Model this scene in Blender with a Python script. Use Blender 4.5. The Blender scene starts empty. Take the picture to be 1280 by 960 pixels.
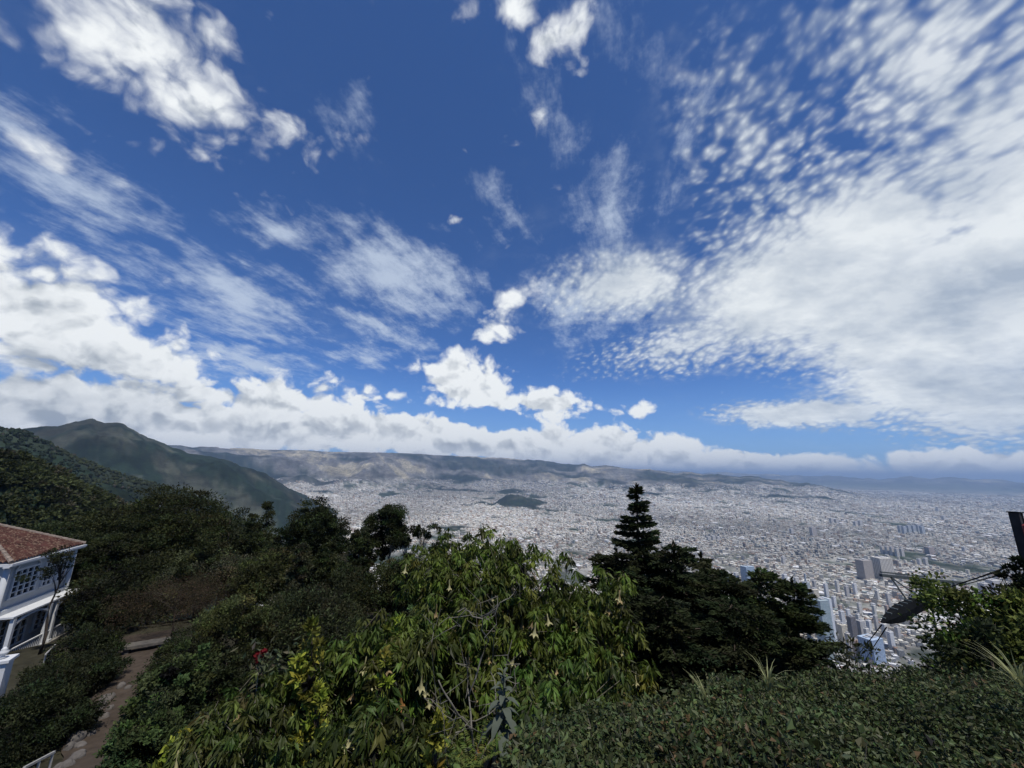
import bpy, bmesh, math, random
import numpy as np
from mathutils import Matrix, Vector, Euler
random.seed(7); RNG = np.random.default_rng(11)
R = math.radians
scene = bpy.context.scene
COL = scene.collection

# ------------------------------------------------------------ camera
F, PITCH, ROLL = 480.0, R(12.9), R(1.0)
cd = bpy.data.cameras.new('camera'); cam = bpy.data.objects.new('camera', cd); COL.objects.link(cam)
cd.sensor_width = 36; cd.lens = 36 * F / 1280; cd.clip_start = .05; cd.clip_end = 250000
CM = Matrix.Rotation(math.pi/2 + PITCH, 3, 'X') @ Matrix.Rotation(ROLL, 3, 'Z')
cam.matrix_world = CM.to_4x4()
scene.camera = cam
CMn = np.array(CM)

def dirn(u, v):                      # photo pixel (1280x960) -> unnormalised direction
    return CM @ Vector(((u-640)/F, -(v-480)/F, -1))
def at(u, v, y):                     # point on that ray at forward distance y
    d = dirn(u, v); return d * (y / d.y)
def at_z(u, v, z):
    d = dirn(u, v); return d * (z / d.z)
def project(P):                      # Nx3 -> u,v,depth
    q = P @ CMn
    return 640 + F*q[:, 0]/-q[:, 2], 480 - F*q[:, 1]/-q[:, 2], -q[:, 2]

# ------------------------------------------------------------ light
SUN_EL, SUN_AZ = R(66), R(146)       # azimuth from +Y towards +X
sd = bpy.data.lights.new('sun', 'SUN'); sun = bpy.data.objects.new('sun', sd); COL.objects.link(sun)
sd.energy = 4.3; sd.angle = R(.6); sd.color = (1, .95, .88)
sv = Vector((math.sin(SUN_AZ)*math.cos(SUN_EL), math.cos(SUN_AZ)*math.cos(SUN_EL), math.sin(SUN_EL)))
sun.rotation_euler = sv.to_track_quat('Z', 'Y').to_euler()
scene.view_settings.view_transform = 'Standard'; scene.view_settings.look = 'None'
scene.view_settings.exposure = 0.0; scene.view_settings.gamma = 1.0
scene.view_settings.use_curve_mapping = False
cy = scene.cycles
cy.use_denoising = True; cy.max_bounces = 6; cy.diffuse_bounces = 2; cy.glossy_bounces = 2
cy.transmission_bounces = 3; cy.transparent_max_bounces = 4; cy.volume_bounces = 0
cy.use_adaptive_sampling = True; cy.adaptive_threshold = .02; cy.sample_clamp_indirect = 4

# ------------------------------------------------------------ node helper
class NT:
    def __init__(s, tree): s.t = tree; s.n = tree.nodes; s.l = tree.links
    def put(s, sock, v):
        if v is None: return
        if isinstance(v, bpy.types.NodeSocket): s.l.new(v, sock)
        else:
            if sock.type == 'RGBA' and len(v) == 3: v = (*v, 1)
            sock.default_value = v
    def m(s, op, a, b=None, c=None, clamp=False):
        n = s.n.new('ShaderNodeMath'); n.operation = op; n.use_clamp = clamp
        s.put(n.inputs[0], a); s.put(n.inputs[1], b); s.put(n.inputs[2], c); return n.outputs[0]
    def v(s, op, a, b=None, sc=None):
        n = s.n.new('ShaderNodeVectorMath'); n.operation = op
        s.put(n.inputs[0], a); s.put(n.inputs[1], b)
        if sc is not None: s.put(n.inputs['Scale'], sc)
        return n.outputs['Value' if op in ('LENGTH', 'DOT_PRODUCT') else 'Vector']
    def noise(s, vec, scale, det=3, rough=.5, dist=0, col=False):
        n = s.n.new('ShaderNodeTexNoise'); s.put(n.inputs['Vector'], vec)
        n.inputs['Scale'].default_value = scale; n.inputs['Detail'].default_value = det
        n.inputs['Roughness'].default_value = rough; n.inputs['Distortion'].default_value = dist
        return n.outputs['Color' if col else 'Fac']
    def voro(s, vec, scale, feat='F1', det=0, rough=.5, out='Distance', smooth=None, dim='3D'):
        n = s.n.new('ShaderNodeTexVoronoi'); n.feature = feat; n.voronoi_dimensions = dim; s.put(n.inputs['Vector'], vec)
        n.inputs['Scale'].default_value = scale; n.inputs['Detail'].default_value = det
        n.inputs['Roughness'].default_value = rough
        if smooth is not None: n.inputs['Smoothness'].default_value = smooth
        return n.outputs[out]
    def mapr(s, x, a, b, c=0, d=1, smooth=True):
        n = s.n.new('ShaderNodeMapRange'); n.interpolation_type = 'SMOOTHSTEP' if smooth else 'LINEAR'
        s.put(n.inputs[0], x)
        for i, q in enumerate((a, b, c, d)): s.put(n.inputs[i+1], q)
        return n.outputs[0]
    def mix(s, f, a, b, mode='MIX'):
        n = s.n.new('ShaderNodeMix'); n.data_type = 'RGBA'; n.blend_type = mode
        s.put(n.inputs[0], f); s.put(n.inputs[6], a); s.put(n.inputs[7], b); return n.outputs[2]
    def mapping(s, vec, loc=(0,0,0), rot=(0,0,0), sc=(1,1,1), typ='POINT'):
        n = s.n.new('ShaderNodeMapping'); n.vector_type = typ; s.put(n.inputs[0], vec)
        n.inputs[1].default_value = loc; n.inputs[2].default_value = rot; n.inputs[3].default_value = sc
        return n.outputs[0]
    def sep(s, vec):
        n = s.n.new('ShaderNodeSeparateXYZ'); s.put(n.inputs[0], vec); return n.outputs
    def comb(s, x, y, z):
        n = s.n.new('ShaderNodeCombineXYZ')
        for i, q in enumerate((x, y, z)): s.put(n.inputs[i], q)
        return n.outputs[0]

# ------------------------------------------------------------ sky
def build_world():
    w = bpy.data.worlds.new('World'); scene.world = w; w.use_nodes = True
    t = NT(w.node_tree); t.n.clear()
    sky = t.n.new('ShaderNodeTexSky'); sky.sky_type = 'NISHITA'; sky.sun_disc = False
    sky.sun_elevation = SUN_EL; sky.sun_rotation = SUN_AZ; sky.altitude = 3100
    sky.air_density = 1.0; sky.dust_density = .4; sky.ozone_density = 2.0
    tc = t.n.new('ShaderNodeTexCoord'); D = tc.outputs['Generated']
    n1 = t.v('SUBTRACT', t.noise(D, 5, 4, .6, col=True), (.5, .5, .5))
    n2 = t.v('SUBTRACT', t.noise(D, 26, 4, .62, col=True), (.5, .5, .5))
    W = t.v('ADD', t.v('ADD', D, t.v('SCALE', n1, sc=.15)), t.v('SCALE', n2, sc=.06))
    W2 = t.v('ADD', t.v('ADD', D, t.v('SCALE', n1, sc=.05)), t.v('SCALE', n2, sc=.045))
    def blobs(lst, vec):
        tot = None
        for (u, v, ru, rv, ang, wt) in lst:
            c = dirn(u, v).normalized(); ca, sa = math.cos(R(ang)), math.sin(R(ang))
            X = dirn(u+ru*ca, v+ru*sa).normalized() - c; ra = X.length; X.normalize()
            Y2 = dirn(u-rv*sa, v+rv*ca).normalized() - c
            Z = c.copy(); X = (X - Z*X.dot(Z)).normalized(); Y = Z.cross(X); rb = abs(Y2.dot(Y))
            M = Matrix((X, Y, Z)).transposed()
            mp = t.mapping(vec, tuple(c), tuple(M.to_euler()), (ra, rb, 1.2), 'TEXTURE')
            g = t.n.new('ShaderNodeTexGradient'); g.gradient_type = 'SPHERICAL'; t.put(g.inputs[0], mp)
            x = t.m('MULTIPLY', g.outputs['Fac'], wt)
            tot = x if tot is None else t.m('MAXIMUM', tot, x)
        return tot
    s = t.sep(D)
    dz = t.m('MAXIMUM', s[2], 0.0)
    pl = t.m('DIVIDE', 1.0, t.m('ADD', dz, .12))
    P = t.comb(t.m('MULTIPLY', s[0], pl), t.m('MULTIPLY', s[1], pl), 0.0)
    sc = t.mix(1.0, sky.outputs[0], SKYTINT, 'MULTIPLY')
    # pale air low on the horizon belongs to the sky itself
    sc = t.mix(t.mapr(s[2], -.02, .26, .6, 0), sc, (2.6, 4.4, 7.0))
    # --- high thin cloud (streaks)
    def pp(u, v):
        d = dirn(u, v).normalized(); k = 1/(max(d.z, 0)+.12); return d.x*k, d.y*k
    a, b = pp(230, 300), pp(430, 420)
    ang = math.atan2(b[1]-a[1], b[0]-a[0])
    Pr = t.mapping(P, rot=(0, 0, -ang))
    wob = t.v('SCALE', t.v('SUBTRACT', t.noise(Pr, 1.6, 2, .5, col=True), (.5,.5,.5)), sc=.22)
    Ps = t.mapping(t.v('ADD', Pr, wob), sc=(1.3, 3.4, 1))
    st = t.m('ADD', t.m('MULTIPLY', t.noise(Ps, 2.4, 5, .66), .5), t.m('MULTIPLY', t.noise(Pr, 6, 5, .68), .5))
    cir = blobs([(290, 375, 190, 95, 18, .85), (500, 345, 150, 85, 15, 1.05), (360, 285, 110, 45, 15, .75), (300, 450, 150, 38, 8, .95),
                 (480, 415, 120, 30, 20, .8), (760, 275, 80, 120, -15, .72), (640, 270, 140, 34, 48, .6), (840, 220, 50, 190, 8, .42),
                 (100, 240, 190, 75, 22, .85), (440, 150, 50, 70, 0, .5), (790, 50, 230, 110, 20, .40), (870, 110, 60, 130, 10, .4), (740, 380, 190, 80, 0, .8),
                 (460, 445, 90, 26, 5, .75), (30, 180, 120, 80, 30, .7), (700, 150, 120, 90, 60, .42)], W2)
    dc = t.mapr(t.m('ADD', cir, t.m('MULTIPLY', t.m('SUBTRACT', st, .5), 2.6)), .24, 1.05)
    dc = t.m('MULTIPLY', dc, .78)
    # --- rippled high cloud on the right
    pl2 = t.m('DIVIDE', 1.0, t.m('ADD', dz, .42))
    Q = t.comb(t.m('MULTIPLY', s[0], pl2), t.m('MULTIPLY', s[1], pl2), 0.0)
    def qq(u, v): d = dirn(u, v).normalized(); k = 1/(d.z+.42); return d.x*k, d.y*k
    a, b = qq(1000, 150), qq(1024, 150); cell = math.hypot(b[0]-a[0], b[1]-a[1])
    Pw = t.v('ADD', P, t.v('SCALE', t.v('SUBTRACT', t.noise(P, 4, 3, .5, col=True), (.5,.5,.5)), sc=.13))
    Qw = t.v('ADD', Q, t.v('SCALE', t.v('SUBTRACT', t.noise(Q, 5, 3, .5, col=True), (.5,.5,.5)), sc=.07))
    a, b = qq(980, 260), qq(1150, 120); ang2 = math.atan2(b[1]-a[1], b[0]-a[0])
    rip = t.voro(t.mapping(t.mapping(Qw, rot=(0, 0, -ang2)), sc=(.8, 1.05, 1)), 1.15/cell, 'SMOOTH_F1', 1, .5, smooth=1.0, dim='2D')
    fine = t.noise(Pw, 7, 5, .65)
    broad = t.noise(P, 1.3, 3, .55)
    alt = blobs([(1160, 60, 360, 330, -35, 1.25), (1330, 150, 480, 400, 0, 1.6), (960, 230, 190, 260, -30, 1.1), (1050, 330, 440, 200, 0, 1.7), (1200, 430, 520, 150, 3, 1.9), (1250, 500, 420, 90, 0, 1.8),
                 (770, 360, 170, 62, -8, 1.3), (830, 440, 210, 42, -10, 1.25), (1010, 517, 240, 26, 2, 1.8), (1230, 540, 300, 30, 0, 1.3)], W2)
    core = blobs([(1320, 330, 380, 190, -10, 1.25), (1120, 400, 420, 130, 0, 1.1), (800, 345, 150, 70, -5, .8), (960, 370, 330, 110, -8, 1.0), (1090, 290, 330, 120, -25, .75), (1200, 180, 260, 120, -30, .45), (1150, 490, 400, 60, 0, 1.0), (1000, 515, 200, 30, 0, .9)], W2)
    val = t.m('ADD', t.m('MULTIPLY', alt, 1.3), t.m('MULTIPLY', core, 1.0))
    val = t.m('ADD', val, t.m('MULTIPLY', t.m('SUBTRACT', .40, rip), t.m('MULTIPLY', t.mapr(core, .0, .8, 1.7, .55), t.mapr(alt, .0, .5))))
    val = t.m('ADD', val, t.m('MULTIPLY', t.m('SUBTRACT', fine, .5), .8))
    val = t.m('ADD', val, t.m('MULTIPLY', t.m('SUBTRACT', broad, .5), 1.6))
    da = t.m('MULTIPLY', t.mapr(val, .05, 1.75), t.mapr(core, 0, .8, .80, .94))
    # --- cumulus
    def cum(vec):
        q = t.mapping(vec, sc=(1, 1, 1.25))
        q = t.v('ADD', q, t.v('SCALE', t.v('SUBTRACT', t.noise(q, 9, 3, .5, col=True), (.5,.5,.5)), sc=.09))
        pf = t.m('SUBTRACT', .45, t.voro(q, 13, 'F1', 2.5, .55))
        fn = t.m('SUBTRACT', t.noise(q, 17, 6, .62), .5)
        return t.m('ADD', t.m('MULTIPLY', pf, 1.1), t.m('MULTIPLY', fn, 1.35))
    cA = cum(D)
    cB = cum(t.v('ADD', D, (.008, 0, .024)))
    C = [(190, 70, 310, 135, 38, 1.5), (80, 10, 190, 110, 20, 1.1), (330, 150, 150, 55, 25, 1.05), (440, 155, 50, 60, 0, .62), (270, 190, 80, 16, 30, .8), (250, 110, 130, 70, 35, 1.1), (50, 190, 130, 40, 40, .85), (140, 225, 60, 24, 30, .8),
         (635, 8, 95, 50, 10, 1.3), (700, 50, 90, 60, -35, 1.4), (678, 150, 22, 38, 0, .95), (640, 185, 30, 20, 0, .8), (566, 274, 14, 14, 0, .7),
         (650, 368, 52, 36, -20, 1.45), (622, 408, 54, 32, -5, 1.45), (585, 475, 95, 55, 5, 1.8), (670, 505, 105, 32, 3, 1.7), (792, 514, 45, 22, 0, 1.1),
         (40, 380, 260, 150, 15, 1.7), (150, 440, 190, 75, 10, 1.5), (-60, 350, 260, 170, 20, 1.6), (330, 500, 240, 45, 3, 1.4), (60, 500, 330, 65, 0, 1.5), (450, 495, 80, 28, 0, 1.1)]
    cb = blobs(C, W2)
    band = None                       # long low bank of cumulus along the horizon
    for (u, v, ru, rv, an, wt) in [(130, 535, 450, 46, 2, 2.4), (400, 535, 340, 40, 3, 2.4), (600, 556, 260, 32, 3, 2.3), (770, 565, 230, 48, 4, 2.3), (930, 582, 240, 28, 3, 2.2), (1180, 582, 330, 34, 1, 1.7)]:
        x = blobs([(u, v, ru, rv, an, wt)], W2); band = x if band is None else t.m('MAXIMUM', band, x)
    cv = t.m('MAXIMUM', cb, band)
    vc = t.m('ADD', cv, t.m('MULTIPLY', t.m('ADD', cA, .16), .85))
    du = t.mapr(vc, .15, t.mapr(s[2], .12, .55, .55, 1.25))
    # relief: lit tops, grey undersides, thick cores grey
    rel = t.m('SUBTRACT', cA, cB)
    shade = t.m('ADD', t.mapr(rel, -.75, .42, 0, 1), t.mapr(vc, .3, 1.8, .48, .0))
    bl = blobs([(60, 470, 320, 65, 5, 1.1), (130, 505, 300, 30, 0, 1.0), (30, 360, 130, 60, 10, .8)], W2)
    shade = t.m('SUBTRACT', shade, t.m('MULTIPLY', bl, .6), clamp=True)
    cc = t.mix(shade, (3.7, 4.2, 4.8), (9.3, 9.6, 9.7))
    # light direction: sheets
    puff = t.noise(t.mapping(Qw, sc=(1, 1.3, 1)), 6, 5, .6)
    ash = t.m('ADD', t.mapr(val, .3, 2.0, .1, .72), t.m('ADD', t.m('MULTIPLY', t.m('SUBTRACT', fine, .5), .7), t.m('MULTIPLY', t.m('SUBTRACT', puff, .5), 2.2)), clamp=True)
    dark = blobs([(1200, 370, 300, 60, -10, 1.0), (1240, 480, 200, 40, 0, .9)], W2)
    ash = t.m('SUBTRACT', ash, t.m('MULTIPLY', dark, .6), clamp=True)
    ca_ = t.mix(ash, (4.4, 5.1, 6.0), (8.9, 9.3, 9.4))
    c = t.mix(dc, sc, (6.0, 6.9, 8.2))
    c = t.mix(da, c, ca_)
    c = t.mix(du, c, cc)
    bg = t.n.new('ShaderNodeBackground'); t.put(bg.inputs[0], c); bg.inputs[1].default_value = .1
    out = t.n.new('ShaderNodeOutputWorld'); t.l.new(bg.outputs[0], out.inputs[0])
    w.cycles.sampling_method = 'MANUAL'; w.cycles.sample_map_resolution = 512
SKYTINT = (.50, .83, 1.28)
build_world()

# ------------------------------------------------------------ mesh helpers
def tag(o, label=None, cat=None, group=None, kind=None):
    if label: o['label'] = label
    if cat: o['category'] = cat
    if group: o['group'] = group
    if kind: o['kind'] = kind
    return o
def empty(name, loc=(0,0,0), rz=0, **k):
    o = bpy.data.objects.new(name, None); COL.objects.link(o); o.location = loc; o.rotation_euler = (0, 0, rz)
    return tag(o, **k)
def mesh_np(name, V, Fc, mat, colr=None, parent=None, smooth=False, k=4, **tags):
    """V Nx3, Fc Mxk vertex indices, colr Nx3 per vertex"""
    me = bpy.data.meshes.new(name); V = np.asarray(V, dtype=np.float32); Fc = np.asarray(Fc, dtype=np.int32)
    me.vertices.add(len(V)); me.vertices.foreach_set('co', V.ravel())
    me.loops.add(Fc.size); me.loops.foreach_set('vertex_index', Fc.ravel())
    me.polygons.add(len(Fc)); me.polygons.foreach_set('loop_start', np.arange(0, Fc.size, Fc.shape[1], dtype=np.int32))
    me.polygons.foreach_set('use_smooth', np.full(len(Fc), smooth))
    if colr is not None:
        at_ = me.color_attributes.new('Col', 'FLOAT_COLOR', 'POINT')
        c4 = np.ones((len(V), 4), dtype=np.float32); c4[:, :3] = colr; at_.data.foreach_set('color', c4.ravel())
    me.update(calc_edges=True)
    me.materials.append(mat)
    o = bpy.data.objects.new(name, me); COL.objects.link(o); o.parent = parent
    return tag(o, **tags)
class MB:
    """collects boxes, tubes, lathes into one mesh"""
    def __init__(s): s.V = []; s.F = []
    def add(s, vs, fs):
        b = len(s.V); s.V += [tuple(v) for v in vs]; s.F += [tuple(i+b for i in f) for f in fs]; return s
    def box(s, c, d, rz=0, M=None):
        x, y, z = d[0]/2, d[1]/2, d[2]/2
        M = M or Matrix.Rotation(rz, 3, 'Z'); c = Vector(c)
        vs = [c + M @ Vector(p) for p in ((-x,-y,-z),(x,-y,-z),(x,y,-z),(-x,y,-z),(-x,-y,z),(x,-y,z),(x,y,z),(-x,y,z))]
        return s.add(vs, ((0,3,2,1),(4,5,6,7),(0,1,5,4),(1,2,6,5),(2,3,7,6),(3,0,4,7)))
    def bar(s, a, b, w, h):
        a, b = Vector(a), Vector(b); d = b-a; M = d.to_track_quat('X', 'Z').to_matrix()
        return s.box((a+b)/2, (d.length, w, h), M=M)
    def tube(s, pts, rad, n=6):
        pts = [Vector(p) for p in pts]; vs = []; fs = []
        if not hasattr(rad, '__len__'): rad = [rad]*len(pts)
        for i, p in enumerate(pts):
            d = (pts[min(i+1, len(pts)-1)] - pts[max(i-1, 0)])
            q = d.to_track_quat('Z', 'Y')
            for j in range(n):
                a = 2*math.pi*j/n; vs.append(p + q @ Vector((rad[i]*math.cos(a), rad[i]*math.sin(a), 0)))
        for i in range(len(pts)-1):
            for j in range(n):
                k = (j+1) % n; fs.append((i*n+j, i*n+k, i*n+n+k, i*n+n+j))
        fs.append(tuple(range(n))[::-1]); fs.append(tuple((len(pts)-1)*n+j for j in range(n)))
        return s.add(vs, fs)
    def lathe(s, c, prof, n=14):
        vs = []; fs = []; c = Vector(c)
        for r, z in prof:
            for j in range(n): a = 2*math.pi*j/n; vs.append(c+Vector((r*math.cos(a), r*math.sin(a), z)))
        for i in range(len(prof)-1):
            for j in range(n): k = (j+1) % n; fs.append((i*n+j, i*n+k, i*n+n+k, i*n+n+j))
        fs.append(tuple(range(n))[::-1]); fs.append(tuple((len(prof)-1)*n+j for j in range(n)))
        return s.add(vs, fs)
    def build(s, name, mat, parent=None, smooth=False, **tags):
        me = bpy.data.meshes.new(name); me.from_pydata(s.V, [], s.F); me.materials.append(mat)
        if smooth: me.polygons.foreach_set('use_smooth', [True]*len(me.polygons))
        me.update(); o = bpy.data.objects.new(name, me); COL.objects.link(o); o.parent = parent
        return tag(o, **tags)
def copy_tree(o, parent=None):
    c = o.copy(); COL.objects.link(c); c.parent = parent
    for ch in list(o.children): copy_tree(ch, c)
    return c

# ------------------------------------------------------------ materials
def mat(name, col, rough=.8, spec=.3, nscale=None, namt=.25, metal=0, bump=0, bscale=None, attr=False, trans=0, extra=None):
    m = bpy.data.materials.new(name); m.use_nodes = True; t = NT(m.node_tree); b = t.n['Principled BSDF']
    b.inputs['Roughness'].default_value = rough; b.inputs['Specular IOR Level'].default_value = spec
    b.inputs['Metallic'].default_value = metal
    tc = t.n.new('ShaderNodeTexCoord'); vec = tc.outputs['Object']
    c = (*col, 1)
    if attr:
        a = t.n.new('ShaderNodeAttribute'); a.attribute_name = 'Col'; c = a.outputs['Color']
        if tuple(col) != (1, 1, 1): c = t.mix(1.0, c, col, 'MULTIPLY')
    if nscale:
        f = t.mapr(t.noise(vec, nscale, 5, .6), .25, .75, 1-namt, 1+namt, smooth=False)
        c = t.mix(1.0, c, t.comb(f, f, f), 'MULTIPLY')
    if extra: c = extra(t, c, vec)
    t.put(b.inputs['Base Color'], c)
    if bump:
        bn = t.n.new('ShaderNodeBump'); bn.inputs['Strength'].default_value = bump
        t.put(bn.inputs['Height'], t.noise(vec, bscale or nscale or 5, 5, .6)); t.l.new(bn.outputs[0], b.inputs['Normal'])
    if trans:
        tr = t.n.new('ShaderNodeBsdfTranslucent'); t.put(tr.inputs[0], c)
        mx = t.n.new('ShaderNodeMixShader'); mx.inputs[0].default_value = trans
        t.l.new(b.outputs[0], mx.inputs[1]); t.l.new(tr.outputs[0], mx.inputs[2])
        t.l.new(mx.outputs[0], t.n['Material Output'].inputs[0])
    return m

# ------------------------------------------------------------ terrain
_perm = np.random.default_rng(3).random((256, 256))
def vnoise(x, y):
    xi = np.floor(x).astype(int); yi = np.floor(y).astype(int); fx = x-xi; fy = y-yi
    fx = fx*fx*(3-2*fx); fy = fy*fy*(3-2*fy)
    g = lambda i, j: _perm[i % 256, j % 256]
    return (g(xi, yi)*(1-fx)+g(xi+1, yi)*fx)*(1-fy)+(g(xi, yi+1)*(1-fx)+g(xi+1, yi+1)*fx)*fy
def fbm(x, y, o=5, rough=.5, ridge=False):
    s = 0; a = 1; tot = 0
    for i in range(o):
        n = vnoise(x+17.3*i, y+5.1*i)
        if ridge: n = 1-np.abs(2*n-1)
        s = s+a*n; tot += a; a *= rough; x = x*2.03; y = y*2.03
    return s/tot
PLAIN = -560.0
def skyline(pts, ext=(0, 0)):
    az = []; el = []
    for u, v in pts:
        d = dirn(u, v); az.append(math.atan2(d.x, d.y)); el.append(math.atan2(d.z, math.hypot(d.x, d.y)))
    return np.array(az), np.array(el)
RIDGES = [  # distance, front width, back width, skyline points, noise
    (330, 210, 260, [(-60,560),(0,578),(40,588),(75,602),(110,622),(150,640),(200,664),(250,705)], .05),
    (1500, 900, 900, [(-80,530),(0,537),(30,543),(60,556),(100,575),(150,592),(200,608),(250,626),(300,650)], .05),
    (4200, 1500, 2500, [(-80,545),(25,536),(70,533),(92,529),(112,527),(125,530),(150,530),(170,538),(185,548),(215,560),(250,569),(290,579),(318,587),(342,598),(364,611),(386,628),(408,648),(425,658)], .05),
    (11000, 1000, 1500, [(200,560),(330,570),(370,574),(400,580),(430,588),(465,598),(500,606),(540,614)], .03),
    (15000, 4300, 4000, [(150,553),(250,556),(330,559),(400,557),(480,556),(520,559),(545,566),(600,571),(650,574),(700,579),(760,583),(800,587),(860,591),(930,595),(1000,602)], .02),
    (6800, 700, 500, [(570,645),(590,630),(604,626),(616,629),(632,619),(648,617),(664,622),(690,632),(715,645)], .35),
    (40000, 6000, 6000, [(700,585),(900,591),(1010,594),(1080,598),(1140,597),(1200,598),(1240,600),(1290,602),(1400,606)], .01)]
def height(x, y):
    r = np.hypot(x, y); az = np.arctan2(x, y)
    z = np.interp(r, [0,1.5,3,5,10,16,24,45,52,70,120,300,1000,1400], [-1.7,-2.2,-3.2,-4.3,-6.3,-9,-11,-12.7,-14.3,-24,-55,-190,-500,PLAIN])
    z = z - 5*np.clip((az-.45)/.25, 0, 1)*np.clip((r-7)/12, 0, 1) - 25*np.clip((az-.45)/.25, 0, 1)*np.clip((r-20)/60, 0, 1)
    acc = np.exp(np.clip((z-PLAIN)/18, 0, 60)); 
    for i, (Rr, wf, wb, pts, na) in enumerate(RIDGES):
        ext = .03 if Rr in (6800, 11000) else .04 if Rr < 5000 else .07
        a, e = skyline(pts)
        zz = np.tan(np.interp(az, a, e))*Rr
        if Rr > 2000: zz = zz + (fbm(az*38+i*7+50, az*0+i, 5, .6)-.5)*Rr*.011
        da = np.maximum(np.maximum(a[0]-az, az-a[-1]), 0)
        H = (zz-PLAIN)*np.exp(-(da/ext)**2)
        sp = fbm(x/(Rr*.16)+i*9, y/(Rr*.16), 5, .5, True)-.6
        rr = r + sp*wf*.75*np.clip((Rr-r)/wf+0, 0, 1)
        g = np.where(rr < Rr, np.exp(-((rr-Rr)/wf)**2), np.exp(-((rr-Rr)/wb)**2))
        H = H*g*(1+na*2.0*(fbm(x/(Rr*.05), y/(Rr*.05), 4)-.5)*np.clip((Rr-r)/wf*2+.25, .25, 1)) + np.minimum(0, H)*0
        if Rr in (1500, 4200, 15000):
            am = {1500: 45, 4200: 150, 15000: 170}[Rr]; sc_ = {1500: 260, 4200: 620, 15000: 1900}[Rr]
            win = np.clip(np.abs(r-Rr)/wf*2.5-.12, 0, 1)*np.clip(H/200, 0, 1)
            H = H-am*win*(1-fbm(x/sc_+i, y/sc_, 6, .55, True))*1.5+am*.35*win
        if Rr < 1000: H = H*np.clip((r-60)/60, 0, 1)
        acc = acc + np.exp(np.clip(H/18, 0, 60)) - 1
    zz = PLAIN + 18*np.log(acc)
    w = np.clip((r-45)/60, 0, 1)
    n = (fbm(x/30, y/30, 5)-.5)*np.clip(r/12, 0, 7)*.9*w + (fbm(x/4, y/4, 4)-.5)*.5*np.clip(r/8, 0, 1)*(1-w)
    n = n*np.clip((zz-PLAIN)/40, 0, 1)
    return np.where(r < 60, z, zz*w + z*(1-w)) + n
def build_terrain():
    az = np.concatenate([np.linspace(-68, 66, 760), np.linspace(68, 290, 90)])
    az = np.radians(az); rad = np.concatenate([[.4], np.geomspace(1.2, 90000, 640)])
    A, Rr = np.meshgrid(az, rad); X = np.sin(A)*Rr; Y = np.cos(A)*Rr; Z = height(X, Y)
    na = len(az); nr = len(rad)
    V = np.stack([X, Y, Z], -1).reshape(-1, 3)
    i, j = np.meshgrid(np.arange(nr-1), np.arange(na), indexing='ij')
    j2 = (j+1) % na
    Fc = np.stack([i*na+j, (i+1)*na+j, (i+1)*na+j2, i*na+j2], -1).reshape(-1, 4)[:, ::-1]
    # land cover: what grows or is built there
    r = Rr; hab = Z-PLAIN
    c = np.zeros(X.shape+(3,)); n1 = fbm(X/900, Y/900, 6, .6); n2 = fbm(X/160, Y/160, 5, .6)
    forest = np.array([.011, .020, .012]); scrub = np.array([.046, .050, .036]); city = np.array([.31, .30, .27]); bare = np.array([.19, .17, .12])
    c[:] = forest
    t = np.clip((n2*.6+n1*.4-.50)*9, 0, 1)[..., None]*np.where(r > 2000, 1, .3)[..., None]; c = c*(1-t)+scrub*t
    nf = fbm(X/1500+3, Y/700, 6, .62)
    tf = (np.clip((nf-.44)*8, 0, 1)*(r > 9000))[..., None]; c = c*(1-tf)+np.array([.13, .125, .115])*tf
    tb = (np.clip((nf-.60)*14, 0, 1)*(r > 9000))[..., None]; c = c*(1-tb)+bare*1.4*tb
    lim = 60+np.clip((r-6000)/3000, 0, 1)*(60+240*np.clip((nf-.40)*5, 0, 1))
    tc = (np.clip((lim-hab)/50, 0, 1)*(r > 900))[..., None]
    dis = np.clip(1+(fbm(X/2500, Y/2500, 5, .6)-.5)*1.6, .5, 1.5)[..., None]
    cg = city*dis; pk = (np.clip((fbm(X/600+8, Y/600, 5, .6)-.64)*12, 0, 1))[..., None]
    pk = np.maximum(pk, (np.clip((fbm(X/170+2, Y/170, 4, .6)-.62)*12, 0, 1)*.8)[..., None]); cg = cg*(1-pk)+np.array([.030, .042, .026])*pk
    plainfar = np.clip((r-24000)/8000, 0, 1)[..., None]; cg = cg*(1-plainfar)+np.array([.07, .085, .06])*plainfar
    c = c*(1-tc)+cg*tc
    near = (r < 60)[..., None]; c = np.where(near, np.array([.030, .028, .018]), c)
    def ex(t, col, vec):
        g = t.n.new('ShaderNodeNewGeometry'); p = g.outputs['Position']
        q = t.mapping(p, sc=(.012, .012, .020))
        f = t.mapr(t.noise(q, 1, 10, .8), .34, .66, .35, 1.75, smooth=False)
        f = t.m('MULTIPLY', f, t.mapr(t.noise(t.mapping(p, sc=(.0022, .0022, .004)), 1, 6, .65), .35, .65, .6, 1.4, smooth=False))
        q2 = t.noise(t.mapping(p, sc=(1.3, 1.3, 1.3)), 1, 4, .7); f2 = t.mapr(q2, .3, .7, .6, 1.4, smooth=False)
        f = t.m('MULTIPLY', f, f2)
        return t.mix(1.0, col, t.comb(f, f, f), 'MULTIPLY')
    m = mat('ground_cover', (1, 1, 1), .95, .1, attr=True, extra=ex)
    return mesh_np('terrain', V, Fc, m, c.reshape(-1, 3), smooth=True, kind='structure')
build_terrain()

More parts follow.
